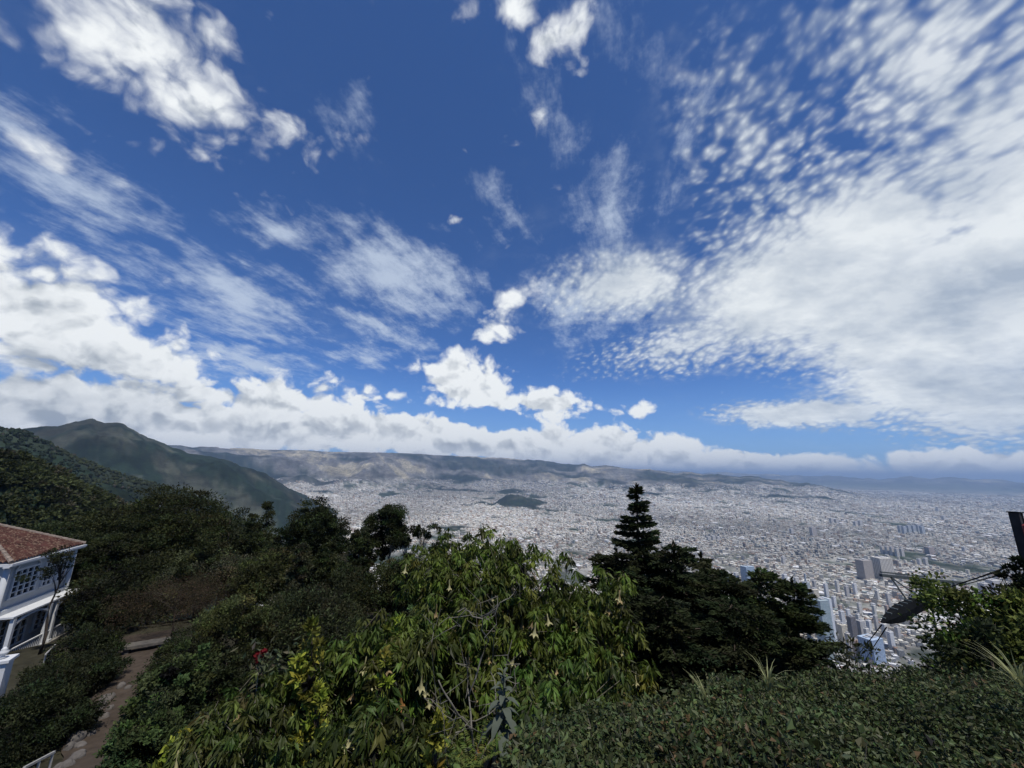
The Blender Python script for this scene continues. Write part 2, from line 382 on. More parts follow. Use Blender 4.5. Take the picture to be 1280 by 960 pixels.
# haze: even air round camera and scene
def build_haze():
    o = MB().box((0, 20000, 0), (190000, 190000, 1)).build('haze', bpy.data.materials.new('air'), kind='stuff')
    me = o.data
    for v in me.vertices: v.co.z = 900 if v.co.z > 0 else PLAIN-120
    m = me.materials[0]; m.use_nodes = True; t = NT(m.node_tree); t.n.remove(t.n['Principled BSDF'])
    p = t.n.new('ShaderNodeVolumePrincipled'); p.inputs['Color'].default_value = (.50, .70, 1, 1)
    p.inputs['Density'].default_value = HAZE; p.inputs['Anisotropy'].default_value = .2
    t.l.new(p.outputs[0], t.n['Material Output'].inputs['Volume'])
HAZE = 4.0e-5
build_haze()

# ------------------------------------------------------------ city
def facade(name, base, glass, fx, fz, gx=.55, gz=.5, rough=.6, gr=.2):
    """window grid from the object's own coordinates"""
    m = bpy.data.materials.new(name); m.use_nodes = True; t = NT(m.node_tree); b = t.n['Principled BSDF']
    tc = t.n.new('ShaderNodeTexCoord'); s = t.sep(tc.outputs['Object']); g = t.n.new('ShaderNodeNewGeometry')
    nz = t.sep(g.outputs['Normal'])[2]
    h = t.m('FRACT', t.m('DIVIDE', t.m('ADD', s[0], s[1]), fx)); v = t.m('FRACT', t.m('DIVIDE', s[2], fz))
    w = t.m('MULTIPLY', t.m('LESS_THAN', h, gx), t.m('LESS_THAN', v, gz))
    w = t.m('MULTIPLY', w, t.m('LESS_THAN', t.m('ABSOLUTE', nz), .5))
    n = t.mapr(t.noise(tc.outputs['Object'], .15, 4, .6), .3, .7, .8, 1.2, smooth=False)
    c = t.mix(1.0, t.mix(w, base, glass), t.comb(n, n, n), 'MULTIPLY')
    t.put(b.inputs['Base Color'], c); t.put(b.inputs['Roughness'], t.mapr(w, 0, 1, rough, gr))
    return m
def city_ang(x, y):
    return (np.floor(vnoise(x/1400+4, y/1400)*5)*.31 + .25)
def gen_city():
    out = []
    r = 950.0
    while r < 24000:
        pitch = max(18, r*.0039)
        n = int(R(110)*r/pitch); az = R(-50)+R(110)*(np.arange(n)+RNG.random(n)*.7)/n
        rr = r+(RNG.random(n)-.5)*pitch*.9
        out.append(np.stack([np.sin(az)*rr, np.cos(az)*rr, np.full(n, pitch)], -1)); r += pitch*1.25
    A = np.concatenate(out); x, y, p = A.T; z = height(x, y); r = np.hypot(x, y)
    nf = fbm(x/1500+3, y/700, 6, .62)
    pk = fbm(x/600+8, y/600, 5, .6)
    hab = z-PLAIN
    lim = 55+np.clip((r-6000)/3000, 0, 1)*(60+240*np.clip((nf-.40)*5, 0, 1))
    keep = ((hab < lim*.92) | ((r > 9000) & (hab < 330) & (nf > .47) & (RNG.random(len(x)) < .6))) & (pk < .665) & (fbm(x/170+2, y/170, 4, .6) < .66)
    # streets: leave lines clear in each district
    a = city_ang(x, y); lx = x*np.cos(a)+y*np.sin(a); ly = -x*np.sin(a)+y*np.cos(a)
    keep &= (np.mod(lx, 260) > 22) & (np.mod(ly, 340) > 22) & (np.mod(lx+300, 1300) > 60) & (np.mod(ly+500, 1700) > 60)
    keep &= RNG.random(len(x)) < np.clip(.95-(r-9000)/30000, .35, 1)
    u, v, d = project(np.stack([x, y, z], -1)); keep &= (u > 180) & (u < 1420) & (d > 0)
    x, y, p, z, r, a = [q[keep] for q in (x, y, p, z, r, a)]
    n = len(x); w = p*(.45+.55*RNG.random(n)); dd = p*(.45+.75*RNG.random(n))
    h = 5+6*RNG.random(n)+ (RNG.random(n) < .07)*RNG.random(n)*22 + r*.0004
    big = (RNG.random(n) < .012)*1.0; w = w*(1+big*1.6); dd = dd*(1+big*1.2)
    pal = np.array([[.80,.80,.77],[.62,.62,.61],[.42,.43,.43],[.50,.45,.39],[.27,.18,.14],[.36,.24,.18],[.12,.125,.13],[.60,.57,.50],[.26,.34,.36]])
    pr = np.array([.26,.22,.13,.12,.07,.06,.06,.12,.02]); ci = RNG.choice(len(pal), n, p=pr/pr.sum())
    c = pal[ci]*(.8+.35*RNG.random((n, 1)))
    c = c*np.array([1.03, 1.0, .92]); c *= np.clip(1+(fbm(x/2200, y/2200, 5, .6)-.5)*1.6, .6, 1.35)[:, None]
    c[big > 0] = .72
    return x, y, z, w, dd, h, a+(RNG.random(n)-.5)*.08, c, ci, r
def boxes(x, y, z, w, d, h, a, c, wallf=.62):
    n = len(x); ca, sa = np.cos(a), np.sin(a)
    P = []
    for (sx, sy, top) in [(-1,-1,0),(1,-1,0),(1,1,0),(-1,1,0),(-1,-1,1),(1,-1,1),(1,1,1),(-1,1,1)]:
        lx = sx*w/2; ly = sy*d/2
        P.append(np.stack([x+lx*ca-ly*sa, y+lx*sa+ly*ca, z-4+top*(h+4)], -1))
    for k in range(4): P.append(P[4+k].copy())      # roof has its own verts so it keeps its own colour
    V = np.stack(P, 1).reshape(-1, 3)
    f = np.array([[0,1,5,4],[1,2,6,5],[2,3,7,6],[3,0,4,7],[8,9,10,11]])
    Fc = (f[None]+12*np.arange(n)[:, None, None]).reshape(-1, 4)
    wall = c*.55+np.array([.42,.38,.31])*.45
    Cc = np.concatenate([np.repeat(wall[:, None], 8, 1), np.repeat(c[:, None], 4, 1)], 1).reshape(-1, 3)
    return V, Fc, Cc
def build_city():
    x, y, z, w, d, h, a, c, ci, r = gen_city()
    u, v, dep = project(np.stack([x, y, z+h], -1))
    vis = ((u > 1045) & (u < 1275) & (v < 830) & (v > 640)) | ((u > 350) & (u < 500) & (v < 660)) | ((u > 500) & (u < 720) & (v < 675)) | ((u > 815) & (u < 900) & (v < 690)) | ((u > 890) & (u < 1100) & (v < 715))
    score = np.where(vis & (u > 0) & (u < 1280), (w+d)*.5*(h+d*.5*np.abs(z)/r)/r**2, 0)
    idx = np.argsort(-score)[:300]
    rest = np.ones(len(x), bool); rest[idx] = False
    m = mat('city_masonry', (1, 1, 1), .75, .3, attr=True)
    V, Fc, Cc = boxes(*[q[rest] for q in (x, y, z, w, d, h, a, c)])
    mesh_np('city_blocks', V, Fc, m, Cc, kind='stuff', label='pale mass of small flat-roofed houses covering the valley floor', cat='city blocks')
    walls = {}
    names = ['white', 'light grey', 'mid grey', 'sand coloured', 'dark brick', 'terracotta', 'charcoal', 'cream', 'teal grey']
    for k in idx:
        nm = names[ci[k]]; tall = h[k] > 16
        key = (int(ci[k]), bool(tall))
        if key not in walls:
            cc = tuple(float(q) for q in c[k])
            wc = tuple(.5*q+.13 for q in cc)
            walls[key] = (facade('wall_'+nm.replace(' ', '_'), wc, (.05, .06, .07), 3.6, 3.1), mat('roof_'+nm.replace(' ', '_'), cc, .8, nscale=.2))
        W, Dd, H = float(w[k]), float(d[k]), float(h[k])
        b = MB().box((0, 0, H/2-2), (W, Dd, H+4))
        b.box((0, Dd/2-.25, H+.45), (W, .5, .9)).box((0, -Dd/2+.25, H+.45), (W, .5, .9)).box((W/2-.25, 0, H+.45), (.5, Dd-1.02, .9)).box((-W/2+.25, 0, H+.45), (.5, Dd-1.02, .9))
        b.box((W*.2, Dd*.15, H+1.2), (W*.22, Dd*.2, 2.4))
        o = b.build('tall_building' if tall else 'low_building', walls[key][0])
        o.data.materials.append(walls[key][1])
        for p in o.data.polygons:
            if p.normal.z > .5: p.material_index = 1
        o.location = (float(x[k]), float(y[k]), float(z[k])); o.rotation_euler = (0, 0, float(a[k]))
        tag(o, f"{nm} {'mid-rise block' if tall else 'low flat-roofed building'} in the nearer part of the distant city", 'building', f"{nm} {'mid-rise blocks' if tall else 'low buildings'} in the nearer city")
    print('city', len(x))
build_city()

def tower(u, vb, vt, wpx, col, glass, label, dpx=None, rz=.5, stripes=False, extra=None, fx=3.4, gx=.55, gz=.5, name='tower_block', group=None):
    B = at_z(u, vb, PLAIN+2); y = B.y; T = at(u, vt, y); H = T.z-B.z
    depth = -(CM.transposed() @ B).z
    W = wpx/F*depth; Dd = (dpx or wpx*.7)/F*depth
    e = empty(name, B, rz, label=label, cat='tower', group=group)
    MB().box((0, 0, H/2-8), (W, Dd, H+16)).build('wall', facade('facade', col, glass, fx, 3.2, gx, 1.1 if stripes else gz), e)
    MB().box((0, 0, H+.8), (W+.8, Dd+.8, 1.5)).build('roof', mat('roof_slab', tuple(min(.8, q*1.15) for q in col), .8), e)
    MB().box((W*.1, 0, H+3.5), (W*.4, Dd*.5, 4)).box((-W*.25, Dd*.1, H+2.6), (W*.2, Dd*.3, 2.2)).build('plant_room', mat('plant_room', (.4, .4, .4), .8), e)
    if extra: extra(e, W, Dd, H)
    return e
def fin(e, W, Dd, H):
    MB().box((W/2+W*.14, 0, H/2-8), (W*.26, Dd*1.02, H+26)).build('service_core', mat('pale_concrete', (.55, .58, .60), .7), e)
    MB().box((0, -Dd/2-.4, H*.38), (W, .8, 3.5)).build('dark_floor', mat('dark_band', (.03, .04, .05), .5), e)
def mast(e, W, Dd, H):
    MB().box((0, 0, H+H*.12), (W*.25, W*.25, H*.25)).build('mast', mat('mast_metal', (.4, .43, .45), .6), e)
tower(1036, 822, 750, 15, (.30,.36,.38), (.13,.20,.23), 'tall teal glass tower with a pale concrete side core, just right of the dark conifers', extra=fin, rz=.25)
tower(1026, 800, 737, 9, (.52,.47,.38), (.30,.28,.25), 'beige tower with plain walls rising behind the teal glass tower', rz=.3)
tower(1030, 806, 760, 5, (.72,.72,.70), (.4,.4,.42), 'narrow white slab tower between the beige tower and the teal tower', rz=.3)
tower(1014, 775, 728, 7, (.36,.40,.42), (.16,.2,.22), 'grey tower with a slim mast standing left of the beige tower', extra=mast, rz=.4)
tower(1057, 812, 781, 8, (.58,.53,.42), (.2,.18,.15), 'short cream tower right of the teal tower foot', rz=.2)
tower(1068, 800, 771, 8, (.16,.15,.15), (.06,.06,.07), 'dark brown slab tower among pale blocks right of the teal tower', rz=.2)
tower(1079, 800, 776, 8, (.46,.45,.43), (.2,.2,.2), 'light grey tower beside the dark brown slab tower', rz=.2)
tower(1093, 829, 797, 22, (.34,.42,.52), (.10,.17,.30), 'broad blue glass office block above the hedge with a speckled facade', rz=.35, gx=.6, gz=.6, fx=6, name='office_block')
tower(913, 738, 718, 10, (.58,.58,.56), (.2,.22,.24), 'white striped tower peeping over the conifers, left of the blue tower', rz=.4, stripes=True)
tower(937, 738, 708, 13, (.30,.38,.46), (.16,.23,.32), 'blue grey tower peeping over the conifers', rz=.3)
tower(1083, 724, 700, 14, (.33,.30,.27), (.24,.21,.19), 'wide brown tower left of the striped beige tower in mid city', rz=.2)
tower(1106, 724, 697, 17, (.58,.55,.48), (.28,.26,.24), 'wide beige tower with vertical stripes in mid city', rz=.1, stripes=True, fx=9)
tower(1233, 746, 729, 9, (.50,.48,.45), (.22,.21,.22), 'small striped tower at the right, left one of the pair behind the steel boom', rz=.15, stripes=True)
tower(1245, 746, 725, 11, (.58,.56,.52), (.25,.24,.25), 'larger striped tower at the right, right one of the pair behind the steel boom', rz=.15, stripes=True)
tower(1163, 693, 684, 8, (.36,.31,.29), (.25,.22,.2), 'squat brown tower alone in the far right city', rz=.1)
tower(1150, 662, 660, 26, (.72,.73,.73), (.6,.6,.6), 'large low white shed roof far out in the city', rz=.1, name='warehouse')
tower(1017, 670, 659, 6, (.42,.40,.38), (.25,.22,.2), 'lone grey tower far out in mid city', rz=.1)
for i, (uu, vv, hh) in enumerate([(1126,666,9),(1131,667,9),(1137,667,10),(1143,667,10),(1149,667,11),(1154,668,10)]):
    tower(uu, vv, vv-hh, 4.2, (.40,.43,.46), (.25,.28,.3), 'blue grey slab in the row of six far apartment towers', rz=.1, group='row of far apartment towers', name='apartment_tower')
for i, (uu, vv, hh) in enumerate([(1104,692,8),(1110,693,10),(1116,694,10),(1122,695,9),(1128,695,9)]):
    tower(uu, vv, vv-hh, 4, (.55,.52,.48), (.3,.28,.26), 'beige slab in the cluster of five towers behind the wide striped tower', rz=.15, group='cluster of beige towers', name='apartment_tower')
for i, (uu, vv, hh) in enumerate([(866,690,6),(886,676,5),(892,676,6),(898,676,5),(990,668,7),(1040,655,7),(1046,655,6),(1070,658,6),(1076,658,7),(1180,650,5),(1173,640,5),(1206,690,6),(1150,707,8),(1158,707,9),(980,705,9),(962,722,9),(1195,735,10),(1120,735,8)]):
    tower(uu, vv, vv-hh, 4, (.50,.49,.47), (.28,.27,.26), 'small pale tower standing out of the low roofs of the plain', rz=.2, group='scattered small towers in the plain', name='apartment_tower')


for i, (uu, vb_, vt_, w_, k_) in enumerate([(1003,772,746,6,0),(1010,778,752,5,1),(1044,790,768,5,2),(1050,800,776,6,0),(1063,818,792,5,1),(1072,822,800,6,3),(1086,806,786,5,0),(1088,792,776,5,2),(1097,788,770,4,1),(1075,786,768,4,0),(1062,778,762,4,2),(1052,772,757,4,3),(1108,800,780,6,0),(1116,812,790,6,2),(1124,800,784,5,1),(1076,768,754,4,0),(1044,760,746,4,2),(1094,770,757,4,0),(975,745,726,6,1),(962,742,724,5,0),(990,752,736,5,2),(1130,778,764,5,0),(1110,770,757,4,3)]):
    cw, cg_ = [((.62,.60,.55),(.2,.2,.2)), ((.48,.46,.43),(.18,.18,.19)), ((.66,.66,.65),(.22,.25,.28)), ((.40,.30,.24),(.15,.13,.12))][k_]
    tower(uu, vb_, vt_, w_, cw, cg_, ['cream', 'stone grey', 'white', 'brick red'][k_]+' slim high-rise in the cluster around the teal glass tower', rz=.1+.35*((i*7) % 5)/5, group=['cream', 'stone grey', 'white', 'brick red'][k_]+' slim high-rises', name='apartment_tower')

for i, (uu, vb_, vt_, w_, k_) in enumerate([(900,728,712,4,0),(922,735,716,5,2),(951,738,720,5,0),(968,733,716,5,1),(983,738,718,5,2),(998,744,722,5,0),(1006,752,730,5,3),(1020,745,726,4,1),(1034,746,730,4,2),(1048,742,726,4,0),(1060,748,733,4,1),(1070,744,730,4,2),(1098,752,738,4,0),(1112,758,742,4,1),(1018,768,744,5,2),(1055,786,764,5,2)]):
    cw, cg_ = [((.62,.60,.55),(.2,.2,.2)), ((.48,.46,.43),(.18,.18,.19)), ((.66,.66,.65),(.22,.25,.28)), ((.40,.30,.24),(.15,.13,.12))][k_]
    nm = ['cream', 'stone grey', 'white', 'brick red'][k_]
    tower(uu, vb_, vt_, w_, cw, cg_, nm+' slim high-rise in the cluster around the teal glass tower', rz=.1+.35*((i*7) % 5)/5, group=nm+' slim high-rises', name='apartment_tower')

# ------------------------------------------------------------ foliage tools
def leaves(C, A, L, Wd, colr, fold=.15, rng=RNG):
    """diamond leaves: base C, axis A (unit Nx3), length L, width Wd, colour Nx3"""
    n = len(C); rv = rng.normal(size=(n, 3)); S = np.cross(A, rv); S /= np.linalg.norm(S, axis=1)[:, None]+1e-9
    N = np.cross(S, A); L = np.broadcast_to(L, (n,))[:, None]; Wd = np.broadcast_to(Wd, (n,))[:, None]
    mid = C + A*L*.45 + N*Wd*fold
    V = np.stack([C, mid+S*Wd*.5, C+A*L-N*L*fold*.5, mid-S*Wd*.5], 1).reshape(-1, 3)
    Fc = np.arange(4*n).reshape(-1, 4)
    return V, Fc, np.repeat(colr, 4, 0)
def leaves2(C, A, L, Wd, colr, rng=RNG):
    """folded, drooping leaf blades with a mid-rib"""
    n = len(C); up = np.array([0, 0, 1.])[None]+rng.normal(size=(n, 3))*.5; S = np.cross(A, up); S /= np.linalg.norm(S, axis=1)[:, None]+1e-9
    N = np.cross(S, A); L = np.broadcast_to(L, (n,))[:, None]; Wd = np.broadcast_to(Wd, (n,))[:, None]; cv = (.05+.22*rng.random((n, 1)))*L
    m = C+A*L*.45; V = np.stack([C, m+S*Wd*.5+N*Wd*.18, C+A*L*.97-N*cv, m-S*Wd*.5+N*Wd*.18, m], 1).reshape(-1, 3)
    q = np.array([[0, 1, 2, 4], [0, 4, 2, 3]]); Fc = (q[None]+5*np.arange(n)[:, None, None]).reshape(-1, 4)
    return V, Fc, np.repeat(colr, 5, 0)
def unit(a): return a/(np.linalg.norm(a, axis=-1, keepdims=True)+1e-9)
def tint(col, n, var=.22, hue=.10, rng=RNG):
    c = np.array(col)[None]*(1+var*rng.normal(size=(n, 1)))
    c = c*(1+hue*rng.normal(size=(n, 3))); return np.clip(c, .003, .9)
LEAF = mat('leaf', (1.0, .98, .75), .65, .14, attr=True, trans=.28)
LEAF2 = mat('near_leaf', (1.38, 1.32, .72), .5, .2, attr=True, trans=.34)
NEEDLE = mat('needle', (1.15, 1.1, .9), .8, .1, attr=True, trans=.12)
BARK = mat('bark', (.060, .048, .038), .95, .1, nscale=9, namt=.4, bump=.6)
STEMB = mat('stem_bark', (.11, .10, .075), .9, .1, nscale=6, namt=.4)
PALEBARK = mat('pale_bark', (.26, .24, .20), .9, .1, nscale=6, namt=.4, bump=.4)
def clumped(ell, ncl, nper, rc, flat=.7, shell=.55, rng=RNG):
    """points in clumps spread through a list of ellipsoids -> points, clump id, outward direction"""
    ell = np.array(ell, float); vol = ell[:, 3]*ell[:, 4]*ell[:, 5]; k = rng.choice(len(ell), ncl, p=vol/vol.sum())
    d = unit(rng.normal(size=(ncl, 3))); rad = (shell + (1-shell)*rng.random(ncl))**.7
    cc = ell[k, :3] + d*rad[:, None]*ell[k, 3:6]
    idx = np.repeat(np.arange(ncl), nper); m = len(idx)
    rr = rc*(.55+.9*rng.random(ncl))[idx, None]
    off = unit(rng.normal(size=(m, 3)))*rng.random((m, 1))**.45*rr; off[:, 2] *= flat
    P = cc[idx]+off
    return P, idx, unit(d[idx]*.5+unit(off)*.8), cc
def limbs(base, top, targets, r0, n=14, rng=RNG, wob=.06):
    """trunk polyline and limbs to chosen targets"""
    base = Vector(base); top = Vector(top); H = (top-base).length; pts = []
    for i in range(7):
        f = i/6; p = base.lerp(top, f); w = wob*H*math.sin(f*3.1)
        pts.append(p+Vector((rng.normal()*w*.35, rng.normal()*w*.35, 0)))
    tr = MB().tube(pts, [r0*(1-.85*(i/6))+.01*r0 for i in range(7)], 7)
    br = MB()
    sel = rng.choice(len(targets), min(n, len(targets)), replace=False)
    for k in sel:
        t = Vector(targets[k]); f = min(.9, max(.15, ((t.z-base.z)/max(.1, top.z-base.z))*.75-.02))
        j = min(5, int(f*6)); a = pts[j].lerp(pts[j+1], f*6-j); m = a.lerp(t, .5)+Vector((0, 0, (t-a).length*.10))
        rr = r0*.38*(1-f*.6); br.tube([a, a.lerp(m, .5)+Vector((0,0,.03*H*rng.random())), m, m.lerp(t, .6), t], [rr, rr*.8, rr*.55, rr*.35, rr*.12], 5)
    return tr, br
def placed(u, vt, y):
    T = at(u, vt, y); zb = float(height(np.array([T.x]), np.array([T.y]))[0])
    depth = -(CM.transposed() @ T).z
    return T, zb, depth
def rel(V, o): return V - np.array(o)[None]

def broad_tree(u, vt, wpx, y, col, label, cat='tree', name='broadleaf_tree', leaf=.22, ncl=260, nper=80, flat=.6, crown=.6, rcf=.16, shape='round', group=None, bark=None, r0=None, zb=None, shell=.5, droop=0, lw=.45, lean=0):
    T, z0, dep = placed(u, vt, y); zb = z0 if zb is None else zb
    H = T.z-zb; W = wpx/F*dep/2; cz = zb+H*(1-crown/2)
    e = empty(name, (T.x, T.y, zb), label=label, cat=cat, group=group); B = np.array([T.x, T.y, zb])
    hh = H*crown/2; ell = []
    if shape == 'round':
        ell = [(T.x, T.y, cz, W*.82, W*.75, hh*.85)]
        for i in range(7):
            a = RNG.random()*6.28; s = .35+.25*RNG.random(); q = (RNG.random()*1.5-.75)
            ell.append((T.x+math.cos(a)*W*(1-s)*(1-abs(q)*.3), T.y+math.sin(a)*W*(1-s), cz+q*hh*.8, W*s, W*s, hh*s*.9))
        ell.append((T.x, T.y, zb+H-hh*.28, W*.35, W*.35, hh*.26))
    elif shape == 'umbrella':
        ell = [(T.x, T.y, zb+H*.94, W*.5, W*.45, H*.05), (T.x, T.y, zb+H*.78, W*.72, W*.65, H*.15)]
        for i in range(9):
            a = RNG.random()*6.28; s = .3+.22*RNG.random(); q = .62+.30*RNG.random()
            ell.append((T.x+math.cos(a)*W*(1-s), T.y+math.sin(a)*W*(1-s), zb+H*q, W*s, W*s, H*.07))
        for i in range(5):
            a = RNG.random()*6.28; ell.append((T.x+math.cos(a)*W*.5, T.y+math.sin(a)*W*.5, zb+H*(.3+.3*RNG.random()), W*.4, W*.4, H*.12))
    elif shape == 'tall':
        for i in range(9):
            f = i/8; s = W*(.35+.65*math.sin(.5+f*2.4))*(.6+.5*RNG.random())
            ell.append((T.x+RNG.normal()*W*.3*(1-f), T.y+RNG.normal()*W*.3*(1-f), zb+H*(1-crown)+H*crown*(.06+.88*f), s*.75, s*.75, H*crown*.10))
    elif shape == 'tuft':
        for i in range(4):
            ell.append((T.x+RNG.normal()*W*.4, T.y+RNG.normal()*W*.3, zb+H*(.97-.12*i*crown), W*(.6+.2*RNG.random()), W*.6, H*.05))
    P, idx, out, cc = clumped(ell, ncl, nper, W*rcf*1.15, flat, shell)
    n = len(P); A = unit(out*.6+RNG.normal(size=(n, 3))*.6+np.array([0, 0, .15-droop])); 
    cl = tint(col, ncl, .42, .09)[idx]*(1+.25*RNG.normal(size=(n, 1))); cl = np.clip(cl, .003, .8)
    V, Fc, Cc = leaves(P, A, leaf*(.6+.8*RNG.random(n)), leaf*lw*(.6+.8*RNG.random(n)), cl)
    keep = None
    tr, br = limbs(B, (T.x, T.y, zb+H*.9), cc, r0 or max(.05, H*.018), 26)
    o = mesh_np('crown', rel(V, B), Fc, LEAF, Cc, e)
    for q, nm in ((tr, 'trunk'), (br, 'limbs')):
        q.V = [(a-B[0], b-B[1], c-B[2]) for a, b, c in q.V]; q.build(nm, bark or BARK, e, smooth=True)
    return e
def conifer(u, vt, wpx, y, col, label, name='conifer_tree', tiers=26, spr=.16, dens=1.0, top=.02, group=None, droop=.12, open_=0, zb=None, power=.8, bot=.0):
    T, z0, dep = placed(u, vt, y); zb = z0 if zb is None else zb; H = T.z-zb; W = wpx/F*dep/2
    B = np.array([T.x, T.y, zb]); e = empty(name, B, label=label, cat='tree', group=group)
    Ps = []; As = []; br = MB(); ids = []; k = 0
    for i in range(tiers):
        f = (i+.5)/tiers; zt = H*(1-f*(1-bot)); L0 = W*(top+(1-top)*f**power)
        nb = int(5+5*f)
        for j in range(nb):
            if RNG.random() < open_: continue
            a = RNG.random()*6.28; L = L0*(.72+.45*RNG.random()); dz = -droop*L + .0
            z0_ = zt+RNG.normal()*H/tiers*.35
            S = Vector((0, 0, z0_)); E = Vector((math.cos(a)*L, math.sin(a)*L, z0_+dz+L*.16*RNG.random()))
            M = S.lerp(E, .55)-Vector((0, 0, L*.06)); br.tube([S, M, E], [.012+.012*L, .008+.006*L, .003], 4)
            m = int((26+150*L)*dens); s = RNG.random(m)**.7
            q = np.array(S)[None]*(1-s)[:, None]**2+2*(s*(1-s))[:, None]*np.array(M)[None]+(s**2)[:, None]*np.array(E)[None]
            wd = (.06+.24*L)*(1.05-s*.75)
            side = np.array([-math.sin(a), math.cos(a), 0.]); lat = RNG.normal(size=m)*wd*.6
            q = q+side[None]*lat[:, None]; q[:, 2] += RNG.normal(size=m)*wd*.12 - np.abs(lat)*.35
            ax = np.array([math.cos(a), math.sin(a), .15])[None]+side[None]*np.sign(lat)[:, None]*.7+RNG.normal(size=(m, 3))*.28
            Ps.append(q); As.append(unit(ax)); ids += [k]*m; k += 1
    m = int(60*dens); q = np.zeros((m, 3)); q[:, 2] = H*(.93+.075*RNG.random(m)); Ps.append(q); As.append(unit(RNG.normal(size=(m, 3))*.35+[0, 0, 1])); ids += [k]*m; k += 1
    P = np.concatenate(Ps); A = np.concatenate(As); n = len(P); ids = np.array(ids)
    cl = tint(col, k, .28, .08)[ids]*(1+.2*RNG.normal(size=(n, 1)))
    V, Fc, Cc = leaves(P, A, spr*(.6+.7*RNG.random(n)), spr*.34*(.6+.8*RNG.random(n)), np.clip(cl, .002, .5))
    mesh_np('needle_sprays', V, Fc, NEEDLE, Cc, e)
    MB().tube([(0, 0, 0), (0.02*H*.3, 0, H*.3), (0, .01*H, H*.65), (0, 0, H*.99)], [H*.022, H*.017, H*.010, .008], 7).build('trunk', BARK, e, smooth=True)
    br.build('branches', BARK, e, smooth=True)
    return e
_FL = {}
def trumpet(col):
    if col in _FL: return _FL[col]
    prof = [(.004, 0), (.012, -.02), (.012, -.07), (.018, -.12), (.032, -.17), (.055, -.20), (.075, -.205)]
    mb = MB(); vs = []; fs = []; n = 10
    for i, (r, z) in enumerate(prof):
        for j in range(n):
            a = 2*math.pi*j/n; rr = r*(1+(.28*math.cos(5*a) if i > 4 else 0)); vs.append((rr*math.cos(a), rr*math.sin(a), z-(.02*math.cos(5*a) if i == 6 else 0)))
    for i in range(len(prof)-1):
        for j in range(n): k = (j+1) % n; fs.append((i*n+j, i*n+k, i*n+n+k, i*n+n+j))
    mb.add(vs, fs); o = mb.build('flower', FLM[col], smooth=True); me = o.data; bpy.data.objects.remove(o); _FL[col] = me; return me
FLM = {'peach': mat('peach_petal', (.42, .31, .15), .6, .3, trans=.4), 'cream': mat('cream_petal', (.46, .43, .22), .6, .3, trans=.4), 'orange': mat('orange_petal', (.32, .16, .05), .6, .3, trans=.4)}
def brugmansia(u, vt, wpx, y, label, nfl=30, ncl=230, nper=34, col=(.052, .072, .022), leaf=.17, crown=.8, zb=None, name='angel_trumpet_shrub', stems=6, holes=0, lw=.30, group=None):
    T, z0, dep = placed(u, vt, y); zb = z0 if zb is None else zb; H = T.z-zb; W = wpx/F*dep/2
    B = np.array([T.x, T.y, zb]); e = empty(name, B, label=label, cat='shrub', group=group)
    hh = H*crown/2; cz = H-hh; ell = [(0, 0, cz+.1*hh, W*.7, W*.5, hh*.8)]
    for i in range(10):
        a = RNG.random()*6.28; s = .28+.22*RNG.random(); q = RNG.random()*1.6-.8
        ell.append((math.cos(a)*W*(1-s)*math.sqrt(max(.1, 1-q*q*.6)), math.sin(a)*W*.7*(1-s), cz+q*hh*.72, W*s, W*s*.8, hh*s))
    ell = np.array(ell); k = RNG.choice(len(ell), ncl, p=(ell[:, 3]**2/(ell[:, 3]**2).sum())); d = unit(RNG.normal(size=(ncl, 3)))
    tips = ell[k, :3]+d*ell[k, 3:6]*(.35+.65*RNG.random((ncl, 1)))**.6
    tips[:, 2] = np.clip(tips[:, 2], .1, H*.985)
    idx = np.repeat(np.arange(ncl), nper); n = len(idx)
    az = RNG.random(n)*6.28; spread = .35+.65*RNG.random(n)
    A = np.stack([np.cos(az)*spread, np.sin(az)*spread, -.35-.9*RNG.random(n)+.35*(RNG.random(n) < .25)], -1)
    A = unit(A+RNG.normal(size=(n, 3))*.15)
    off = np.stack([np.cos(az), np.sin(az), RNG.normal(size=n)*.8], -1)*leaf*.45*RNG.random((n, 1))
    off[:, 2] -= RNG.random(n)*leaf*.8
    cl = tint(col, ncl, .34, .09)[idx]*(1+.25*RNG.normal(size=(n, 1)))
    L = leaf*(.5+.75*RNG.random(n))
    V, Fc, Cc = leaves2(tips[idx]+off, A, L, L*lw*(.7+.5*RNG.random(n)), np.clip(cl, .003, .6))
    mesh_np('leaves', V, Fc, LEAF2, Cc, e)
    st = MB(); tw = MB(); roots = [Vector((RNG.normal()*.12*W, RNG.normal()*.12*W, 0)) for _ in range(stems)]; forks = []
    for r_ in roots:
        f1 = Vector((r_.x*3+RNG.normal()*W*.2, r_.y*3+RNG.normal()*W*.15, H*(.3+.25*RNG.random()))); st.tube([r_, r_.lerp(f1, .5)+Vector((RNG.normal()*.04, RNG.normal()*.04, 0)), f1], [.035, .028, .02], 6); forks.append(f1)
    for t in tips[::5]:
        t = Vector(t); f = min(forks, key=lambda q: (q-t).length+RNG.random()*.5); m = f.lerp(t, .5)+Vector((0, 0, .12*(t-f).length))
        tw.tube([f, m, t], [.014, .008, .003], 4)
    st.build('stem', STEMB, e, smooth=True); tw.build('twigs', STEMB, e, smooth=True)
    for i in range(nfl):
        t = tips[RNG.integers(ncl)]; c = RNG.choice(['peach', 'cream', 'cream', 'orange'] if i % 3 else ['cream', 'peach'])
        o = bpy.data.objects.new('flower', trumpet(str(c))); COL.objects.link(o); o.parent = e
        o.location = (t[0]+RNG.normal()*.04, t[1]-.16, t[2]-.12); o.rotation_euler = (RNG.normal()*.14, RNG.normal()*.14, RNG.random()*6); o.scale = [.65+.35*RNG.random(), .65+.3*RNG.random(), .8+.4*RNG.random()]
    return e

